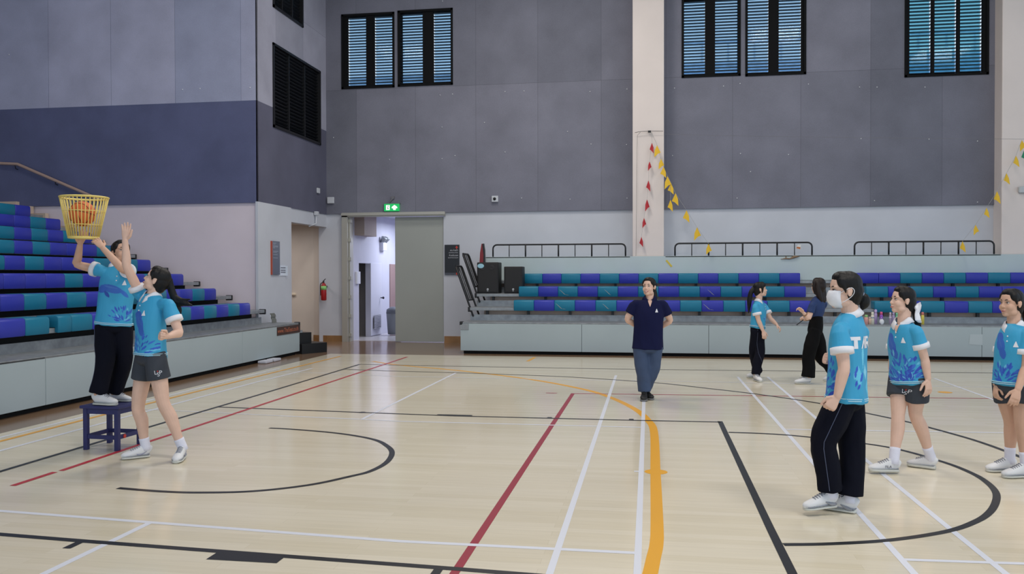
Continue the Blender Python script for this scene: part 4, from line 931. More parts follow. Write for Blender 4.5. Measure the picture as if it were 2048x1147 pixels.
def build(label, base, sc, phi, J, skin=None, girth=1.0, top='jersey', style='', bottom='trousers', bmat=None, vox=.005, head=None, hair=None, smile=False, mask=False,
          shoes=None, sock=None, hands=None, tuck=False, tail=None, hem=.13, leg_r=1.0, tmat=None, sleeve=.6, collar=True, vneck=False):
    g = Fig(label, base, sc, phi, skin); R, L, F = g.root, g.L, g.F; P = g.p
    skin = skin or M_skin
    pel, nk = P(*J['pelvis']), P(*J['neck'])
    sp = (nk-pel); up = sp.normalized()
    shL = P(*J['shL'][:2], L.dot(FWD)*.165*sc*girth+(J['shL'][2] if len(J['shL']) > 2 else 0)+depth(nk)-g.d0); shR = P(*J['shR'][:2], -L.dot(FWD)*.165*sc*girth+(J['shR'][2] if len(J['shR']) > 2 else 0)+depth(nk)-g.d0)
    elL, elR, wrL, wrR = [P(*J[k]) for k in ('elL', 'elR', 'wrL', 'wrR')]
    hipL, hipR = pel+L*.082*sc*girth-up*.02, pel-L*.082*sc*girth-up*.02
    anks = []
    for sh in shoes:      # (heel, toe, kw)
        anks.append(shoe(R, *sh[:2], **sh[2]))
    ankL, ankR = anks
    knL = P(*J['knL'][:2], (depth(hipL)+depth(ankL))/2-g.d0+(J['knL'][2] if len(J['knL']) > 2 else 0)); knR = P(*J['knR'][:2], (depth(hipR)+depth(ankR))/2-g.d0+(J['knR'][2] if len(J['knR']) > 2 else 0))
    ln = lambda a, b: round((a-b).length, 2)
    print('FIG', label[:40], 'spine', ln(nk, pel), 'uaL', ln(shL, elL), 'faL', ln(elL, wrL), 'uaR', ln(shR, elR), 'faR', ln(elR, wrR), 'thL', ln(hipL, knL), 'shinL', ln(knL, ankL), 'thR', ln(hipR, knR), 'shinR', ln(knR, ankR), 'sh', ln(shL, shR), 'footd', round(depth(ankL)-g.d0, 2), round(depth(ankR)-g.d0, 2))
    hc, hphi, hpit, hs = head; hC = P(*hc); hF = face_dir(hphi, hpit); hL = U.cross(hF).normalized(); hU = hF.cross(hL).normalized()
    # ---- body, one continuous skin
    mb = MB()
    q, hL = head_shape(mb, hC, hF, hU, hs)
    mb.tube([nk-up*.06, nk+(q(0, -.03, -.10)-nk)*.5, q(0, -.028, -.07)], [.056*sc, .049*sc, .049*hs], 16, 2)
    sd = [(hipL-hipR).normalized(), L, L, (shL-shR).normalized()]
    mb.tube([pel-up*.05, pel+sp*.3, pel+sp*.65, nk-up*.05], [(.105*sc*girth, .075*sc*girth), (.088*sc*girth, .06*sc*girth), (.10*sc*girth, .066*sc*girth), (.085*sc*girth, .05*sc)], 20, 3, side=sd, cap=.4)
    for a, b_, c, al in ((shL, elL, wrL, 1), (shR, elR, wrR, -1)):
        if (b_-a).dot(up) < -.05: a = a-up*.034*sc
        mb.tube([a, a.lerp(b_, .5), b_, b_.lerp(c, .3), c], [.036*sc*girth, .041*sc*girth, .036*sc*girth**.5, .0365*sc*girth**.5, (.0255*sc, .022*sc)], 14, 3)
    for a, b_, c in ((hipL, knL, ankL), (hipR, knR, ankR)):
        bk = -F*.012; lq = leg_r if bottom == 'shorts' else .85
        mb.tube([a, a.lerp(b_, .5), b_, b_.lerp(c, .32)+bk, b_.lerp(c, .75), c-(c-b_).normalized()*.0], [.066*sc*lq, .070*sc*lq, .053*sc*lq, .054*sc*lq, .038*sc, .036*sc], 16, 3)
    for k, wr, el in (('L', wrL, elL), ('R', wrR, elR)):
        hd = hands[k]; D = (P(*hd['tip'])-wr).normalized(); hand(mb, wr, D, hd['N'], hd['T'], hd.get('s', sc), hd.get('curl', (14, 18, 14)), hd.get('spread', 4), hd.get('thumb', 1))
    if mask: mb.blob(q(0, .075, -.045), (.03*hs, .02*hs, .03*hs), (hL, hF, hU))
    body = place(fuse(mb, vox*.8, 3), 'body', skin, R)
    face_parts(R, q, hL, hF, hU, hs, smile, mask)
    # ---- shirt
    mb = MB(); a = girth*sc
    hemc = pel-up*hem*sc
    t_ = [hemc, pel, pel+sp*.3+F*.004, pel+sp*.6+F*.008, pel+sp*.82+F*.004, pel+sp*.95, nk+up*(-.012 if vneck else .012)]
    if tuck: wd = [(.105*a, .075*a), (.11*a, .08*a), (.112*a, .082*a), (.155*a, .112*a), (.148*a, .097*a), (.108*a, .072*sc), (.06*sc, .056*sc)]
    else: wd = [(.166*a, .125*a), (.162*a, .120*a), (.154*a, .112*a), (.158*a, .112*a), (.147*a, .095*a), (.118*a, .074*sc), (.062*sc, .056*sc)]
    hL_ = (hipL-hipR).normalized(); sL_ = (shL-shR).normalized()
    sd = [hL_, hL_, hL_.lerp(sL_, .3), hL_.lerp(sL_, .65), sL_, sL_, sL_]
    mb.tube(t_, wd, 28, 4, side=sd, cap=.06)
    cuffs = []
    for a_, e_, sv in ((shL, elL, J.get('slvL', sleeve)), (shR, elR, J.get('slvR', sleeve))):
        if (e_-a_).dot(up) < -.05: a_ = a_-up*.03*sc
        inn = a_.lerp(pel+sp*.82, .45); r = .060*sc*girth**.8
        end = a_.lerp(e_, sv); mb.tube([inn, a_, a_.lerp(e_, sv*.5), end], [r*.78, r*.84, r*.98, r*1.05], 18, 3, cap=.08)
        dd_ = (e_-a_).normalized(); cuffs.append((end-dd_*.034, end+dd_*.006, r*1.05))
    me = fuse(mb, min(vox, .0038) if top == 'jersey' and vox < .006 else vox, 7)
    if top == 'jersey': paint(me, hemc-up*.0, hL_.lerp(sL_, .5).normalized(), F, up, style)
    shirt = place(me, 'polo_shirt' if collar else 't_shirt', M_jersey if top == 'jersey' else tmat, R, fold=(.010*sc, (8, 8, 3.5)), calm=nk)
    bv = bvh_of(me)
    if top == 'jersey':
        for c0, c1, r in cuffs:
            m = MB(); m.tube([c0, c1], r+.0075, 20, cap=.04); m.build('sleeve_band', M_wht, shirt, smooth=True)
        for z0, z1 in ((.012, .017), (.024, .0285)):
            m = MB(); m.tube([hemc+up*z0, hemc+up*z1], (wd[0][0]+.0035, wd[0][1]+.0035) and [(wd[0][0]+.0045, wd[0][1]+.0045)]*2, 32, side=hL_, cap=.0); m.build('hem_stripe', mat('hem_pale', (190, 224, 236), .7), shirt, smooth=True)
    if collar:
        m = MB(); rows = []; N = 34
        ax = (q(0, -.02, -.12)-nk).normalized(); ax = (up*.6+ax*.4).normalized()
        cF = (F-ax*F.dot(ax)).normalized(); cL = ax.cross(cF).normalized(); cs = sc*(girth**.3)
        for i in range(N+1):
            th = math.radians(16+(360-32)*i/N); c, s_ = math.cos(th), math.sin(th); fr = max(0, c)
            tipk = max(0, 1-min(i, N-i)/4)
            top_ = nk+ax*((.036-.045*fr**1.5)*cs)+cF*(c*.054*cs+.004)+cL*(s_*.054*cs)
            mid = nk+ax*((.031-.05*fr**1.5)*cs)+cF*(c*.061*cs+.004)+cL*(s_*.063*cs)
            out = nk+ax*((-.004-.05*fr**1.3-.016*tipk)*cs)+cF*(c*.078*cs+.014*fr)+cL*(s_*.086*cs)
            rows.append([m.bm.verts.new(v) for v in (top_, mid, out)])
        for A, B in zip(rows, rows[1:]):
            for k in range(2): m.bm.faces.new((A[k], A[k+1], B[k+1], B[k]))
        o = m.build('collar', M_wht if top == 'jersey' else tmat, shirt, smooth=True); sm = o.modifiers.new('s', 'SOLIDIFY'); sm.thickness = .005; sm.offset = 1
        # placket buttons
        if top == 'jersey':
            m = MB()
            for k in (.085, .125):
                h = bv.ray_cast(nk-up*k*sc+F*.4, -F)
                if h[0]: m.blob(h[0]+F*.001, (.006, .006, .006), seg=10, rings=6)
            if len(m.bm.verts): m.build('button', M_wht, shirt, smooth=True)
            else: m.bm.free()
    if vneck:
        h_ = .085*sc
        decal(poly_bm([[(-.028*sc, .0), (-.02*sc, -h_*.4), (-.001, -h_), (.001, -h_), (.02*sc, -h_*.4), (.028*sc, .0)]]), frame_mat(nk-up*.012+F*.3, L, up), -F, [bv], .0035, 'neckline', skin, shirt, 3, 'open neckline showing skin')
    if style != 'mask' and collar:
        o_ = nk-up*.15*sc+L*.07*sc*girth+F*.3
        decal(poly_bm([[(-.019, -.018), (.019, -.018), (.002, .026), (-.002, .026)]]), frame_mat(o_, L, up), -F, [bv], .003, 'chest_emblem', M_wht, shirt, 2)
    # ---- trousers or shorts
    mb = MB()
    wtop = pel+sp*(.36 if not tuck else .36)
    a = sc*girth
    mb.tube([pel-up*.06, pel, wtop], [(.142*a, .108*a), (.142*a, .108*a), (.122*a, .09*a)], 24, 2, side=hL_, cap=.5)
    if bottom == 'trousers':
        for a_, b_, c_ in ((hipL, knL, ankL), (hipR, knR, ankR)):
            e = c_.lerp(b_, J.get('cuff', .02)); lr = sc*leg_r
            mb.tube([a_, a_.lerp(b_, .5), b_, b_.lerp(e, .5)-F*.008, e], [.082*a, .084*lr, .074*lr, .071*lr, .070*lr*J.get('flare', 1)], 20, 3, cap=.06)
        me = fuse(mb, vox*1.2, 5); tr = place(me, 'trousers', bmat, R, fold=(.008*sc, (10, 10, 5)))
    else:
        for a_, b_, f_ in ((hipL, knL, J.get('shortL', .62)), (hipR, knR, J.get('shortR', .62))):
            e = a_.lerp(b_, f_); mb.tube([a_+up*.03, a_.lerp(e, .5), e], [.084*a, .092*a, .097*a], 20, 3, cap=.05)
        me = fuse(mb, vox*1.2, 5); tr = place(me, 'shorts', bmat, R, fold=(.006*sc, (10, 10, 5)))
    bt = bvh_of(me)
    g.q, g.hL, g.hF, g.hU, g.hs, g.bv, g.bt, g.shirt, g.tr = q, hL, hF, hU, hs, bv, bt, shirt, tr
    g.J3 = dict(pel=pel, nk=nk, up=up, shL=shL, shR=shR, elL=elL, elR=elR, wrL=wrL, wrR=wrR, hipL=hipL, hipR=hipR, knL=knL, knR=knR, ankL=ankL, ankR=ankR, hem=hemc)
    if sock:
        for b_, c_, f_, sh in ((knL, ankL, F, shoes[0]), (knR, ankR, F, shoes[1])):
            d = (b_-c_).normalized(); m = MB(); m.tube([c_-d*.03, c_+d*sock*.5, c_+d*sock], [.041*sc, .041*sc, .043*sc], 16, 2, cap=.1); m.build('sock', M_sock, R, smooth=True)
    # ---- hair
    mb = MB(); st = hair or {}
    bl = lambda p, r: mb.blob(q(*p), [k*hs for k in r], (hL, hF, hU), 28, 18)
    bl((0, -.021, .045), (.0795, .093, .0815)); bl((0, .018, .084), (.062, .052, .042)); bl((.05, .016, .055), (.0315, .042, .042)); bl((-.05, .016, .055), (.0315, .042, .042)); bl((0, -.045, .0), (.075, .074, .085)); bl((0, -.052, -.045), (.058, .05, .06))
    if st.get('fringe'): 
        for k in (-1, 1): bl((k*.034, .045, .07), (.044, .036, .034))
        bl((0, .055, .066), (.05, .03, .036))
    for k in (-1, 1):
        if st.get('sides'): mb.tube([q(k*.066, .03, .05), q(k*.075, .022, .0), q(k*.072, .012, -.05)], [.02*hs, .015*hs, .008*hs], 10, 2)
        else: mb.tube([q(k*.066, .028, .05), q(k*.0725, .02, .02), q(k*.0705, .014, -.008)], [.016*hs, .010*hs, .003*hs], 10, 2)
    for tl in st.get('tails', []):
        pts = [P(*x[:3]) for x in tl]; mb.tube(pts, [x[3] for x in tl], 14, 4)
    for lo in st.get('local', []):
        mb.tube([q(*x[:3]) for x in lo], [x[3]*hs for x in lo], 16, 4)
    o = place(fuse(mb, vox*.9, 3), 'hair', st.get('mat', M_hair), R, fold=(.0016, (60, 60, 20)))
    return g

# ---- stool
ZS = .40
A, B, C_ = fl(166, 899), fl(236, 902), fl(211, 886)
ex = (B-A).normalized(); ey = Vector((-ex.y, ex.x, 0)); Wd = (B-A).length; Dp = Wd*1.02
t = thing('stool', tuple(A+ex*Wd/2+ey*Dp/2), 'dark blue square wooden stool with the girl holding the yellow basket standing on it', 'stool')
M_st = mat('stool_blue', (40, 42, 96), .5, var=(8, .12))
Ms = frame_mat(A, ex, ey); lw_ = .04
for x, y in ((0, 0), (Wd-lw_, 0), (0, Dp-lw_), (Wd-lw_, Dp-lw_)):
    m = MB(); m.box((x, y, 0), (x+lw_, y+lw_, ZS-.028), bev=.004, M=Ms); m.build('leg', M_st, t)
m = MB(); m.box((-.02, -.02, ZS-.028), (Wd+.02, Dp+.02, ZS), bev=.006, M=Ms); m.build('seat', M_st, t)
for lo, hi in (((lw_, .006, ZS-.075), (Wd-lw_, .03, ZS-.028)), ((lw_, Dp-.03, ZS-.075), (Wd-lw_, Dp-.006, ZS-.028)), ((.006, lw_, ZS-.075), (.03, Dp-lw_, ZS-.028)), ((Wd-.03, lw_, ZS-.075), (Wd-.006, Dp-lw_, ZS-.028))):
    m = MB(); m.box(lo, hi, M=Ms); m.build('apron', M_st, t)
for lo, hi in (((lw_, .008, .10), (Wd-lw_, .03, .135)), ((lw_, Dp-.03, .10), (Wd-lw_, Dp-.008, .135)), ((.008, lw_, .10), (.03, Dp-lw_, .135)), ((Wd-.03, lw_, .10), (Wd-.008, Dp-lw_, .135))):
    m = MB(); m.box(lo, hi, M=Ms); m.build('stretcher', M_st, t)
m = MB(); m.tube([Ms @ Vector((Wd-.01, .10, .118)), Ms @ Vector((Wd+.0, .10, .118))], .018, 12, cap=.1); m.build('dot', mat('red_dot', (196, 60, 50), .6), t)

# ---- girl on the stool with the basket
M_ = lambda u, v, z=0: fl(u, v, z)
def shoe_at(toe, phi, ln, z=0): 
    d = face_dir(phi); return (toe-d*ln, toe)
base = A+ex*Wd/2+ey*Dp/2; base.z = ZS
dS = depth(base)
sh1 = (fl(187, 809, ZS), fl(234, 811, ZS)); sh2 = (fl(222, 802, ZS), fl(262, 803, ZS))
dB = dS-.12
bk_b, bk_t = atd(167.2, 477, dB), atd(167.2, 395, dB)
g1 = build('person in teal polo standing on the blue stool, holding up the yellow basket', base, .97, 18,
    dict(pelvis=(228, 644), neck=(238, 534), shL=(262, 543), shR=(208, 543), slvR=.4, slvL=.4, elL=(244, 537, -.26), wrL=(206, 496, -.24), elR=(154, 528, -.03), wrR=(160, 489, -.10), knL=(247, 722, -.02), knR=(211, 724, -.03)),
    style='stool', bmat=M_navy, head=((242, 505, -.02), 48, 14, .93), hem=.03,
    shoes=[(sh2[0], sh2[1], {}), (sh1[0], sh1[1], {})], hands=dict(L=dict(tip=(184, 470, -.2), N=-RH+FH*.8+U*.3, T=U*.6+FH, curl=(10, 14, 12), spread=6), R=dict(tip=(166, 474, -.12), N=U, T=-FH, curl=(8, 10, 8))),
    hair=dict(local=[[(0, -.09, .05, .03), (0, -.12, .0, .028), (0, -.115, -.06, .02), (0, -.11, -.10, .006)]]), skin=M_skin2, leg_r=1.08)
# basket and ball
t = thing('basket', tuple(bk_b), 'yellow slatted plastic basket held up high with the basketball inside', 'basket')
M_bk = mat('basket_yellow', (230, 206, 118), .45)
axb = (bk_t-bk_b); hb = axb.length; axb.normalize(); bx_ = (RH-axb*RH.dot(axb)).normalized(); by_ = axb.cross(bx_)
axb = (axb+RH*.03-FH*.03).normalized()
rt, rb = 44.5/FPX*dB, 27.5/FPX*dB
cir = lambda f_, r, n=48, ph=0: [bk_b+axb*(hb*f_)+bx_*(r*math.cos(2*math.pi*k/n+ph))+by_*(r*math.sin(2*math.pi*k/n+ph)) for k in range(n+1)]
m = MB(); m.tube(cir(1, rt), .008, 8, cap=0); m.tube(cir(.985, rt-.006), .006, 8, cap=0); m.build('rim', M_bk, t, smooth=True)
for f_ in (.33, .66): m = MB(); m.tube(cir(f_, rb+(rt-rb)*f_), .0035, 6, cap=0); m.build('hoop', M_bk, t, smooth=True)
m = MB(); m.tube([bk_b, bk_b+axb*.02], [rb+.006, rb+.008], 32, side=bx_, cap=.05); m.build('bottom', M_bk, t)
for k in range(36):
    c1, c0 = cir(1, rt, 36)[k], cir(.02, rb+.002, 36)[k]; m = MB(); m.tube([c0, c1], .0044, 6, cap=0); m.build('slat', M_bk, t, smooth=True)
bc = atd(164.8, 427, dB-.0); 
m = MB(); m.blob(bc, (.112, .112, .112), seg=40, rings=24)
ball = m.build('basketball', mat('ball_orange', (216, 112, 58), .6, bump=(160, .3, .002)), smooth=True)
tag(ball, 'orange basketball caught inside the yellow basket', 'ball')
m = MB(); rr = .1125
def great(n_, off=0):
    n_ = Vector(n_).normalized(); a_ = n_.orthogonal().normalized(); b_ = n_.cross(a_); r = math.sqrt(rr*rr-off*off); return [bc+n_*off+a_*(r*math.cos(k*math.pi/24))+b_*(r*math.sin(k*math.pi/24)) for k in range(49)]
for n_, off in (((1, .3, .2), 0), ((.1, .2, 1), 0), ((-.2, 1, .1), .06), ((-.2, 1, .1), -.06)): m.tube(great(n_, off), .0022, 6, cap=0)
m.build('seam', mat('ball_seam', (40, 26, 20), .6), ball, smooth=True)

# ---- jumping girl
hA, tA = fl(302, 913), fl(242, 919); tB = fl(351, 927); hB = tB+(fl(378, 908)-tB).normalized()*.235
base = (hA+tA+hB+tB)/4
g2 = build('person in teal polo and shorts stretching one arm up beside the blue stool', base, 1.0, -42,
    dict(pelvis=(301, 706), neck=(304, 590), shL=(337, 601), shR=(281, 589), slvR=.3, elL=(358, 664, -.14), wrL=(337, 672, -.30), elR=(254, 533, .02), wrR=(250, 481, .0), knL=(327, 806, -.02), knR=(276, 815, -.02), shortL=.48, shortR=.46),
    style='jump', bottom='shorts', bmat=M_char, head=((312, 560, .0), -84, 24, .97), hem=.02,
    shoes=[(hB+U*.012, tB, dict(side_logo='tick')), (hA, tA, dict(side_logo='tick'))], sock=.075,
    hands=dict(L=dict(tip=(322, 671, -.36), N=RH-U*.2, T=U, curl=(62, 70, 50), spread=0, thumb=.2), R=dict(tip=(254, 440, .0), N=-FH, T=RH, curl=(4, 5, 5), spread=7)),
    hair=dict(tails=[[(338, 560, .04, .03), (345, 585, .05, .03), (354, 603, .06, .036), (368, 606, .05, .026), (384, 610, .04, .008)], [(342, 578, .05, .03), (352, 606, .07, .03), (358, 622, .08, .024), (357, 640, .08, .006)], [(345, 590, .05, .025), (362, 600, .05, .022), (380, 598, .04, .006)]]), skin=M_skin)

# ---- teacher
tt1, tt2 = fl(1287, 803), fl(1305, 800)
base = (tt1+tt2)/2+FH*.12
g3 = build('person in navy polo and blue trousers standing smiling with hands behind the back', base, .98, -4,
    dict(pelvis=(1296, 688), neck=(1299, 597), shL=(1326, 604), shR=(1271, 603), elL=(1340, 640, .06), wrL=(1310, 662, .20), elR=(1255, 638, .06), wrR=(1286, 660, .20), knL=(1304, 742, -.03), knR=(1286, 743, -.03), cuff=.02),
    girth=1.2, vneck=True, top='plain', tmat=M_polo, bmat=M_denim, vox=.007, head=((1298, 574, -.02), -32, 4, 1.0), smile=True, hem=.06, leg_r=1.15,
    shoes=[(*shoe_at(tt2, 20, .25), dict(kind='black')), (*shoe_at(tt1, -12, .25), dict(kind='black'))],
    hands=dict(L=dict(tip=(1290, 667, .20), N=FH, T=U, curl=(25, 30, 25)), R=dict(tip=(1304, 667, .23), N=FH, T=U, curl=(25, 30, 25))),
    hair=dict(local=[[(.0, -.09, .02, .035), (.03, -.10, -.05, .033), (.055, -.085, -.12, .026), (.06, -.075, -.17, .008)]]), skin=M_skin)

# ---- girl with ponytail talking, near the far bleachers
ta, tb = fl(1522, 764), fl(1493, 755)
base = (ta+tb)/2+FH*.05
g4 = build('person in teal polo with long ponytail and outstretched hand by the far bleachers', base, .92, 62,
    dict(pelvis=(1515, 655), neck=(1518, 602), shL=(1528, 608), shR=(1511, 609), elL=(1541, 637, .05), wrL=(1553, 648, .0), elR=(1517, 640, -.16), wrR=(1526, 661, -.18), knL=(1520, 704, -.03), knR=(1508, 705, -.03), cuff=.0),
    style='talk', bmat=M_navy, vox=.007, head=((1521, 579, 0), 82, 4, .95), hem=-.01, leg_r=1.05,
    shoes=[(*shoe_at(ta, 8, .23), {}), (*shoe_at(tb, -78, .23), {})],
    hands=dict(L=dict(tip=(1559, 655, -.03), N=-U-RH*.3, T=-FH, curl=(20, 25, 20)), R=dict(tip=(1529, 674, -.2), N=FH, T=RH, curl=(20, 25, 20))),
    hair=dict(fringe=True, sides=True, tails=[[(1509, 575, .02, .035), (1502, 584, .0, .034), (1499, 600, .0, .036), (1498, 616, .0, .022), (1497, 626, .0, .006)]]))
# ---- woman in blue tee
tc_, td = fl(1589, 767), fl(1650, 762)
base = (tc_+td)/2; base.z = 0
g5 = build('person with long loose dark hair in blue tee and wide black trousers', base, .97, -112,
    dict(pelvis=(1631, 655), neck=(1637, 594), shL=(1626, 605), shR=(1648, 604), elL=(1617, 636, -.18), wrL=(1607, 625, -.2), elR=(1624, 634, .20), wrR=(1611, 639, .05), knL=(1617, 712, 0), knR=(1643, 714, 0), cuff=.0, flare=1.15),
    top='plain', tmat=M_tee, bmat=M_blk, vox=.007, head=((1636, 572, 0), -140, 0, 1.0), hem=-.06, tuck=True, collar=False, leg_r=1.25,
    shoes=[(*shoe_at(tc_, -88, .24), {}), (td+RH*.2+U*.06, td-RH*.02, {})],
    hands=dict(L=dict(tip=(1601, 619, -.2), N=-RH-FH*.4, T=U, curl=(30, 35, 25)), R=dict(tip=(1601, 640, -.02), N=U, T=-FH, curl=(45, 50, 40), thumb=.3)),
    hair=dict(mat=M_hair2, sides=True, local=[[(k*.05, -.03, .04, .04), (k*.062, -.035, -.04, .045), (k*.06, -.05, -.12, .043), (k*.045, -.07, -.20, .03), (k*.04, -.075, -.24, .01)] for k in (-1, 0, 1)]+[[(k*.072, .02, .06, .02), (k*.078, .02, -.02, .022), (k*.07, .0, -.1, .02)] for k in (-1, 1)]))
m = MB(); p = g5.p(1602, 642, -.02); m.tube([p+Vector((-.06, -.02, -.05)), p+Vector((.03, 0, .02))], .007, 8); tag(m.build('pen', M_black, smooth=True), 'black pen in the hand of the person with long dark hair', 'pen')
m = MB(); w0, w1 = g5.J3['wrL'], g5.J3['elL']; d = (w1-w0).normalized(); m.tube([w0+d*.03, w0+d*.05], .031, 16, cap=.2); m.build('watch', mat('watch_tan', (150, 112, 80), .4), g5.root, smooth=True)
# ---- masked girl
h1, t1 = fl(1674, 1013, .045), fl(1607, 1021, .03); h2 = fl(1715, 1027); t2 = h2+(fl(1655, 1017)-h2).normalized()*.24
base = (h2+t2+t1+h1)/4; base.z = 0
g6 = build('person in a white face mask and teal polo with white letters on the back', base, 1.0, -122,
    dict(pelvis=(1693, 785), neck=(1701, 628), shL=(1680, 652), shR=(1722, 655), elL=(1688, 735, -.20), wrL=(1675, 792, -.20), elR=(1690, 720, .22), wrR=(1664, 722, .10), knL=(1646, 883, 0), knR=(1703, 884, 0), cuff=.06),
    style='mask', bmat=M_navy, head=((1688, 582, -.02), -92, -2, 1.04), hem=.05, leg_r=1.12, mask=True, girth=1.04,
    shoes=[(h1, t1, dict(kind='grey')), (h2, t2, dict(kind='grey'))], sock=.06,
    hands=dict(L=dict(tip=(1664, 808, -.2), N=FH+RH*.3, T=-RH, curl=(55, 60, 40), spread=0, thumb=.3), R=dict(tip=(1650, 716, .06), N=RH-U*.3, T=U, curl=(60, 70, 50), spread=0, thumb=.2)),
    hair=dict(tails=[[(1716, 586, .0, .03), (1722, 592, .0, .028), (1728, 597, .0, .036), (1728, 608, .0, .034), (1724, 617, .0, .012)]]))
q, hL, hF, hU, hs = g6.q, g6.hL, g6.hF, g6.hU, g6.hs
m = MB(); rows = []
for i in range(9):
    th = math.radians(-78+156*i/8); c, s_ = math.cos(th), math.sin(th); col_ = []
    for z, rx, ry, y0 in ((.004, .060, .062, .026), (-.012, .062, .072, .026), (-.034, .063, .080, .026), (-.058, .060, .082, .022), (-.082, .05, .074, .016), (-.102, .036, .05, .014)):
        col_.append(m.bm.verts.new(q(s_*rx, y0+c*ry, z+.004*c)))
    rows.append(col_)
for A_, B_ in zip(rows, rows[1:]):
    for k in range(5): m.bm.faces.new((A_[k], A_[k+1], B_[k+1], B_[k]))
mk = m.build('face_mask', M_wht, g6.root, smooth=True); sm = mk.modifiers.new('s', 'SOLIDIFY'); sm.thickness = .003
m = MB()
for k in (-1, 1):
    m.tube([q(k*.058, .04, -.008), q(k*.073, .01, .012), q(k*.083, -.02, .022), q(k*.086, -.034, .0), q(k*.08, -.02, -.03), q(k*.066, .016, -.058), q(k*.052, .035, -.068)], .0022, 6, 3)
m.build('ear_loop', M_wht, mk, smooth=True)
p = g6.p(1720.5, 585, .0); m = MB()
for k in range(7): a_ = k*math.pi*2/7; m.blob(p+(hU*math.cos(a_)+hL*math.sin(a_))*.024, (.017, .014, .017), seg=12, rings=8)
m.build('scrunchie', mat('scrunchie_blue', (176, 190, 226), .7), g6.root, smooth=True)
# back lettering
Bk = -g6.F; up6 = g6.J3['up']; Lx = -(g6.J3['shL']-g6.J3['shR']).normalized(); Lx = (-g6.L).normalized()
T_ = [[(0, .7), (0, 1), (.95, 1), (.95, .7), (.63, .7), (.63, 0), (.32, 0), (.32, .7)], [(1.0, 0), (1.42, 1), (1.56, 1), (1.56, 0), (1.4, 0), (1.4, .55), (1.18, 0)], [(1.42, .0), (1.44, .0), (1.44, .2), (1.42, .2)],
      [(1.64, 0), (1.64, 1), (2.5, 1), (2.62, .86), (2.62, .45), (2.42, .34), (2.66, 0), (2.3, 0), (2.1, .32), (1.95, .32), (1.95, 0)], [(2.75, 0), (3.1, 1), (3.4, 1), (3.75, 0), (3.42, 0), (3.36, .2), (3.12, .2), (3.06, 0)]]
HOLE = None
sc_ = .077; org = g6.J3['nk']-up6*.215-Lx*2.0*sc_+Bk*.3
decal(poly_bm([[(x*sc_, y*sc_) for x, y in p_] for p_ in T_ if len(p_) > 4]), frame_mat(org, Lx, up6), -Bk, [g6.bv], .003, 'back_lettering', M_wht, g6.shirt, 3, 'white block letters')
decal(poly_bm([[(x*sc_, y*sc_) for x, y in [(1.95, .55), (1.95, .8), (2.3, .8), (2.3, .55)]]]), frame_mat(org, Lx, up6), -Bk, [g6.bv], .0045, 'back_lettering', mat('jersey_teal', (54, 160, 204), .6), g6.shirt, 2)
# ---- girl with the white bow
hF1, tF1 = fl(1798, 945, .004), fl(1737, 943, .012); hF2, tF2 = fl(1873, 939), fl(1814, 931)
base = (hF1+tF1+hF2+tF2)/4; base.z = 0
g7 = build('person with a white hair bow, in teal polo and charcoal shorts', base, .95, -60,
    dict(pelvis=(1817, 752), neck=(1806, 643), shL=(1831, 654), shR=(1793, 653), elL=(1849, 717, -.14), wrL=(1856, 757, -.16), elR=(1786, 722, .14), wrR=(1784, 757, .1), knL=(1831, 828, 0), knR=(1796, 830, 0), shortL=.60, shortR=.48),
    vneck=True, style='bow', bottom='shorts', bmat=M_char, head=((1804, 601, 0), -88, 4, .93), hem=.055,
    shoes=[(hF2, tF2, dict(h=1.5)), (hF1, tF1, dict(h=1.5, side_logo='fila'))], sock=.10,
    hands=dict(L=dict(tip=(1858, 790, -.18), N=-RH*.4+FH, T=-RH-FH*.3, curl=(14, 18, 14), spread=6), R=dict(tip=(1788, 789, .06), N=RH, T=-FH, curl=(22, 26, 20))),
    hair=dict(tails=[[(1826, 612, .02, .03), (1832, 630, .02, .028), (1836, 648, .03, .024), (1839, 660, .03, .008)]]))
m = MB()
for px, dd in (([(1831, 611), (1836, 606), (1842, 603), (1843.5, 609), (1842.5, 617), (1839.5, 626), (1835, 626), (1832, 619)], -.03), ([(1832, 618), (1838, 622), (1841, 632), (1843, 640), (1844.5, 645.5), (1838, 645), (1831.5, 640), (1830.5, 630)], -.045), ([(1830, 612), (1834, 609), (1837, 614), (1834, 619), (1830, 618)], -.05)):
    P_ = [g7.p(u, v, dd+.012*math.sin(i_*1.7)) for i_, (u, v) in enumerate(px)]; m.prism(P_, FH*.016)
place(fuse(m, .004, 4), 'hair_bow', M_wht, g7.root)
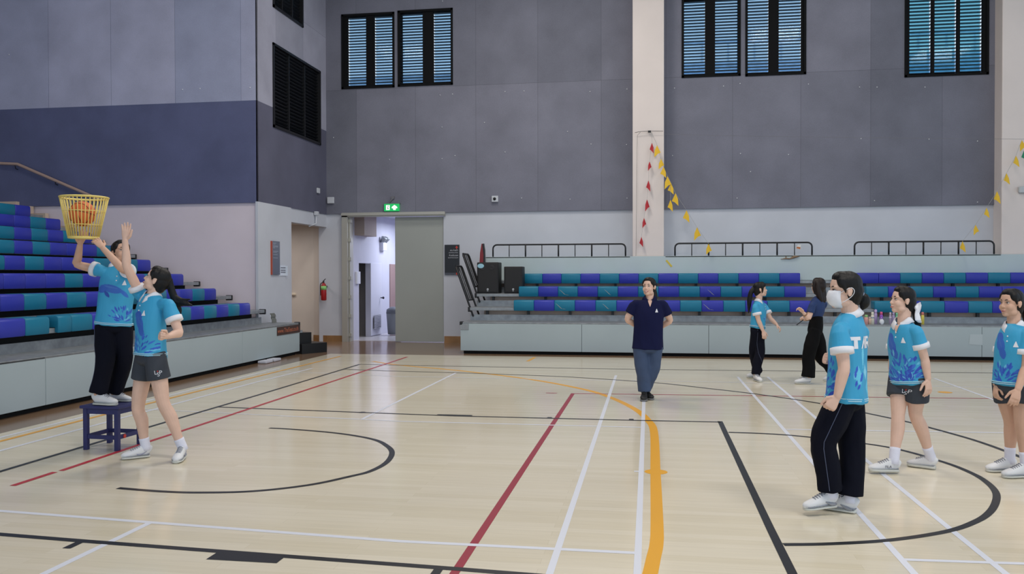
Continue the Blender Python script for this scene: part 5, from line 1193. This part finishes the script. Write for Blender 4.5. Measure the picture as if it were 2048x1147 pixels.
# ---- girl at the edge of the picture
tG, tH = fl(1972, 943), fl(2004, 955)
sG, sH = shoe_at(tG, -87, .235), shoe_at(tH, -86, .235)
base = (sG[0]+sG[1]+sH[0]+sH[1])/4
g8 = build('person in teal polo and shorts last in line, behind the one with the white bow', base, .95, -54,
    dict(pelvis=(2027, 762), neck=(2028, 650), shL=(2054, 661), shR=(2011, 660), elL=(2052, 733, -.14), wrL=(2036, 778, -.22), elR=(1999, 728, .12), wrR=(1992, 768, .06), knL=(2043, 844, 0), knR=(2021, 840, 0), shortL=.5, shortR=.46),
    style='side', bottom='shorts', bmat=M_char, head=((2022, 607, 0), -72, 0, .95), hem=.03,
    shoes=[(*sH, {}), (*sG, {})], sock=.10,
    hands=dict(L=dict(tip=(2027, 808, -.26), N=FH+RH*.4, T=-RH, curl=(18, 22, 18)), R=dict(tip=(1990, 803, .02), N=RH, T=-FH, curl=(24, 28, 22))),
    hair=dict(tails=[[(2050, 622, .03, .03), (2054, 640, .03, .028), (2054, 655, .03, .008)]]), skin=M_skin2)
# shorts lettering and trouser piping
def lsp(g, hip, kn, side, off=0.0):
    d = (kn-hip).normalized(); upd = -d; n = side.normalized(); x = U.cross(n).normalized(); c = hip.lerp(kn, .36)+n*.3+x*off
    bm = text_bm('L', .055); M0 = frame_mat(c-x*.022+upd*.0, x, upd)
    for ch, dx, dy, s_ in (('L', -.019, .0, .046), ('S', -.001, -.016, .046), ('P', .018, .0, .046)):
        decal(text_bm(ch, s_), frame_mat(c+x*dx+upd*dy, x, upd), -n, [g.bt], .003, 'shorts_lettering', M_wht, g.tr, 2)
    decal(poly_bm([[(.005*math.cos(k*.785), .007*math.sin(k*.785)) for k in range(8)]]), frame_mat(c-x*.002+upd*.026, x, upd), -n, [g.bt], .003, 'shorts_emblem', mat('logo_red', (190, 54, 48), .6), g.tr, 1)
    bm.free()
lsp(g7, g7.J3['hipR'], g7.J3['knR'], -FH-RH*.1, .015); lsp(g2, g2.J3['hipL'], g2.J3['knL'], -FH+RH*.1, .03)
def piping(g, k, side):
    a, b_, c_ = g.J3['hip'+k], g.J3['kn'+k], g.J3['ank'+k]; pts = []
    for s_ in range(15):
        f_ = s_/14*1.9; p = a.lerp(b_, f_) if f_ < 1 else b_.lerp(c_, f_-1)
        h = g.bt.ray_cast(p+side*.4, -side)
        if h[0]: pts.append(h[0]+side*.001)
    m = MB(); m.tube(pts, .0022, 6); m.build('piping', M_pipe, g.tr, smooth=True)
piping(g6, 'L', (-FH-RH*.35).normalized()); piping(g4, 'R', (-FH+RH*.05).normalized()); piping(g1, 'R', (-FH*.6-RH).normalized())
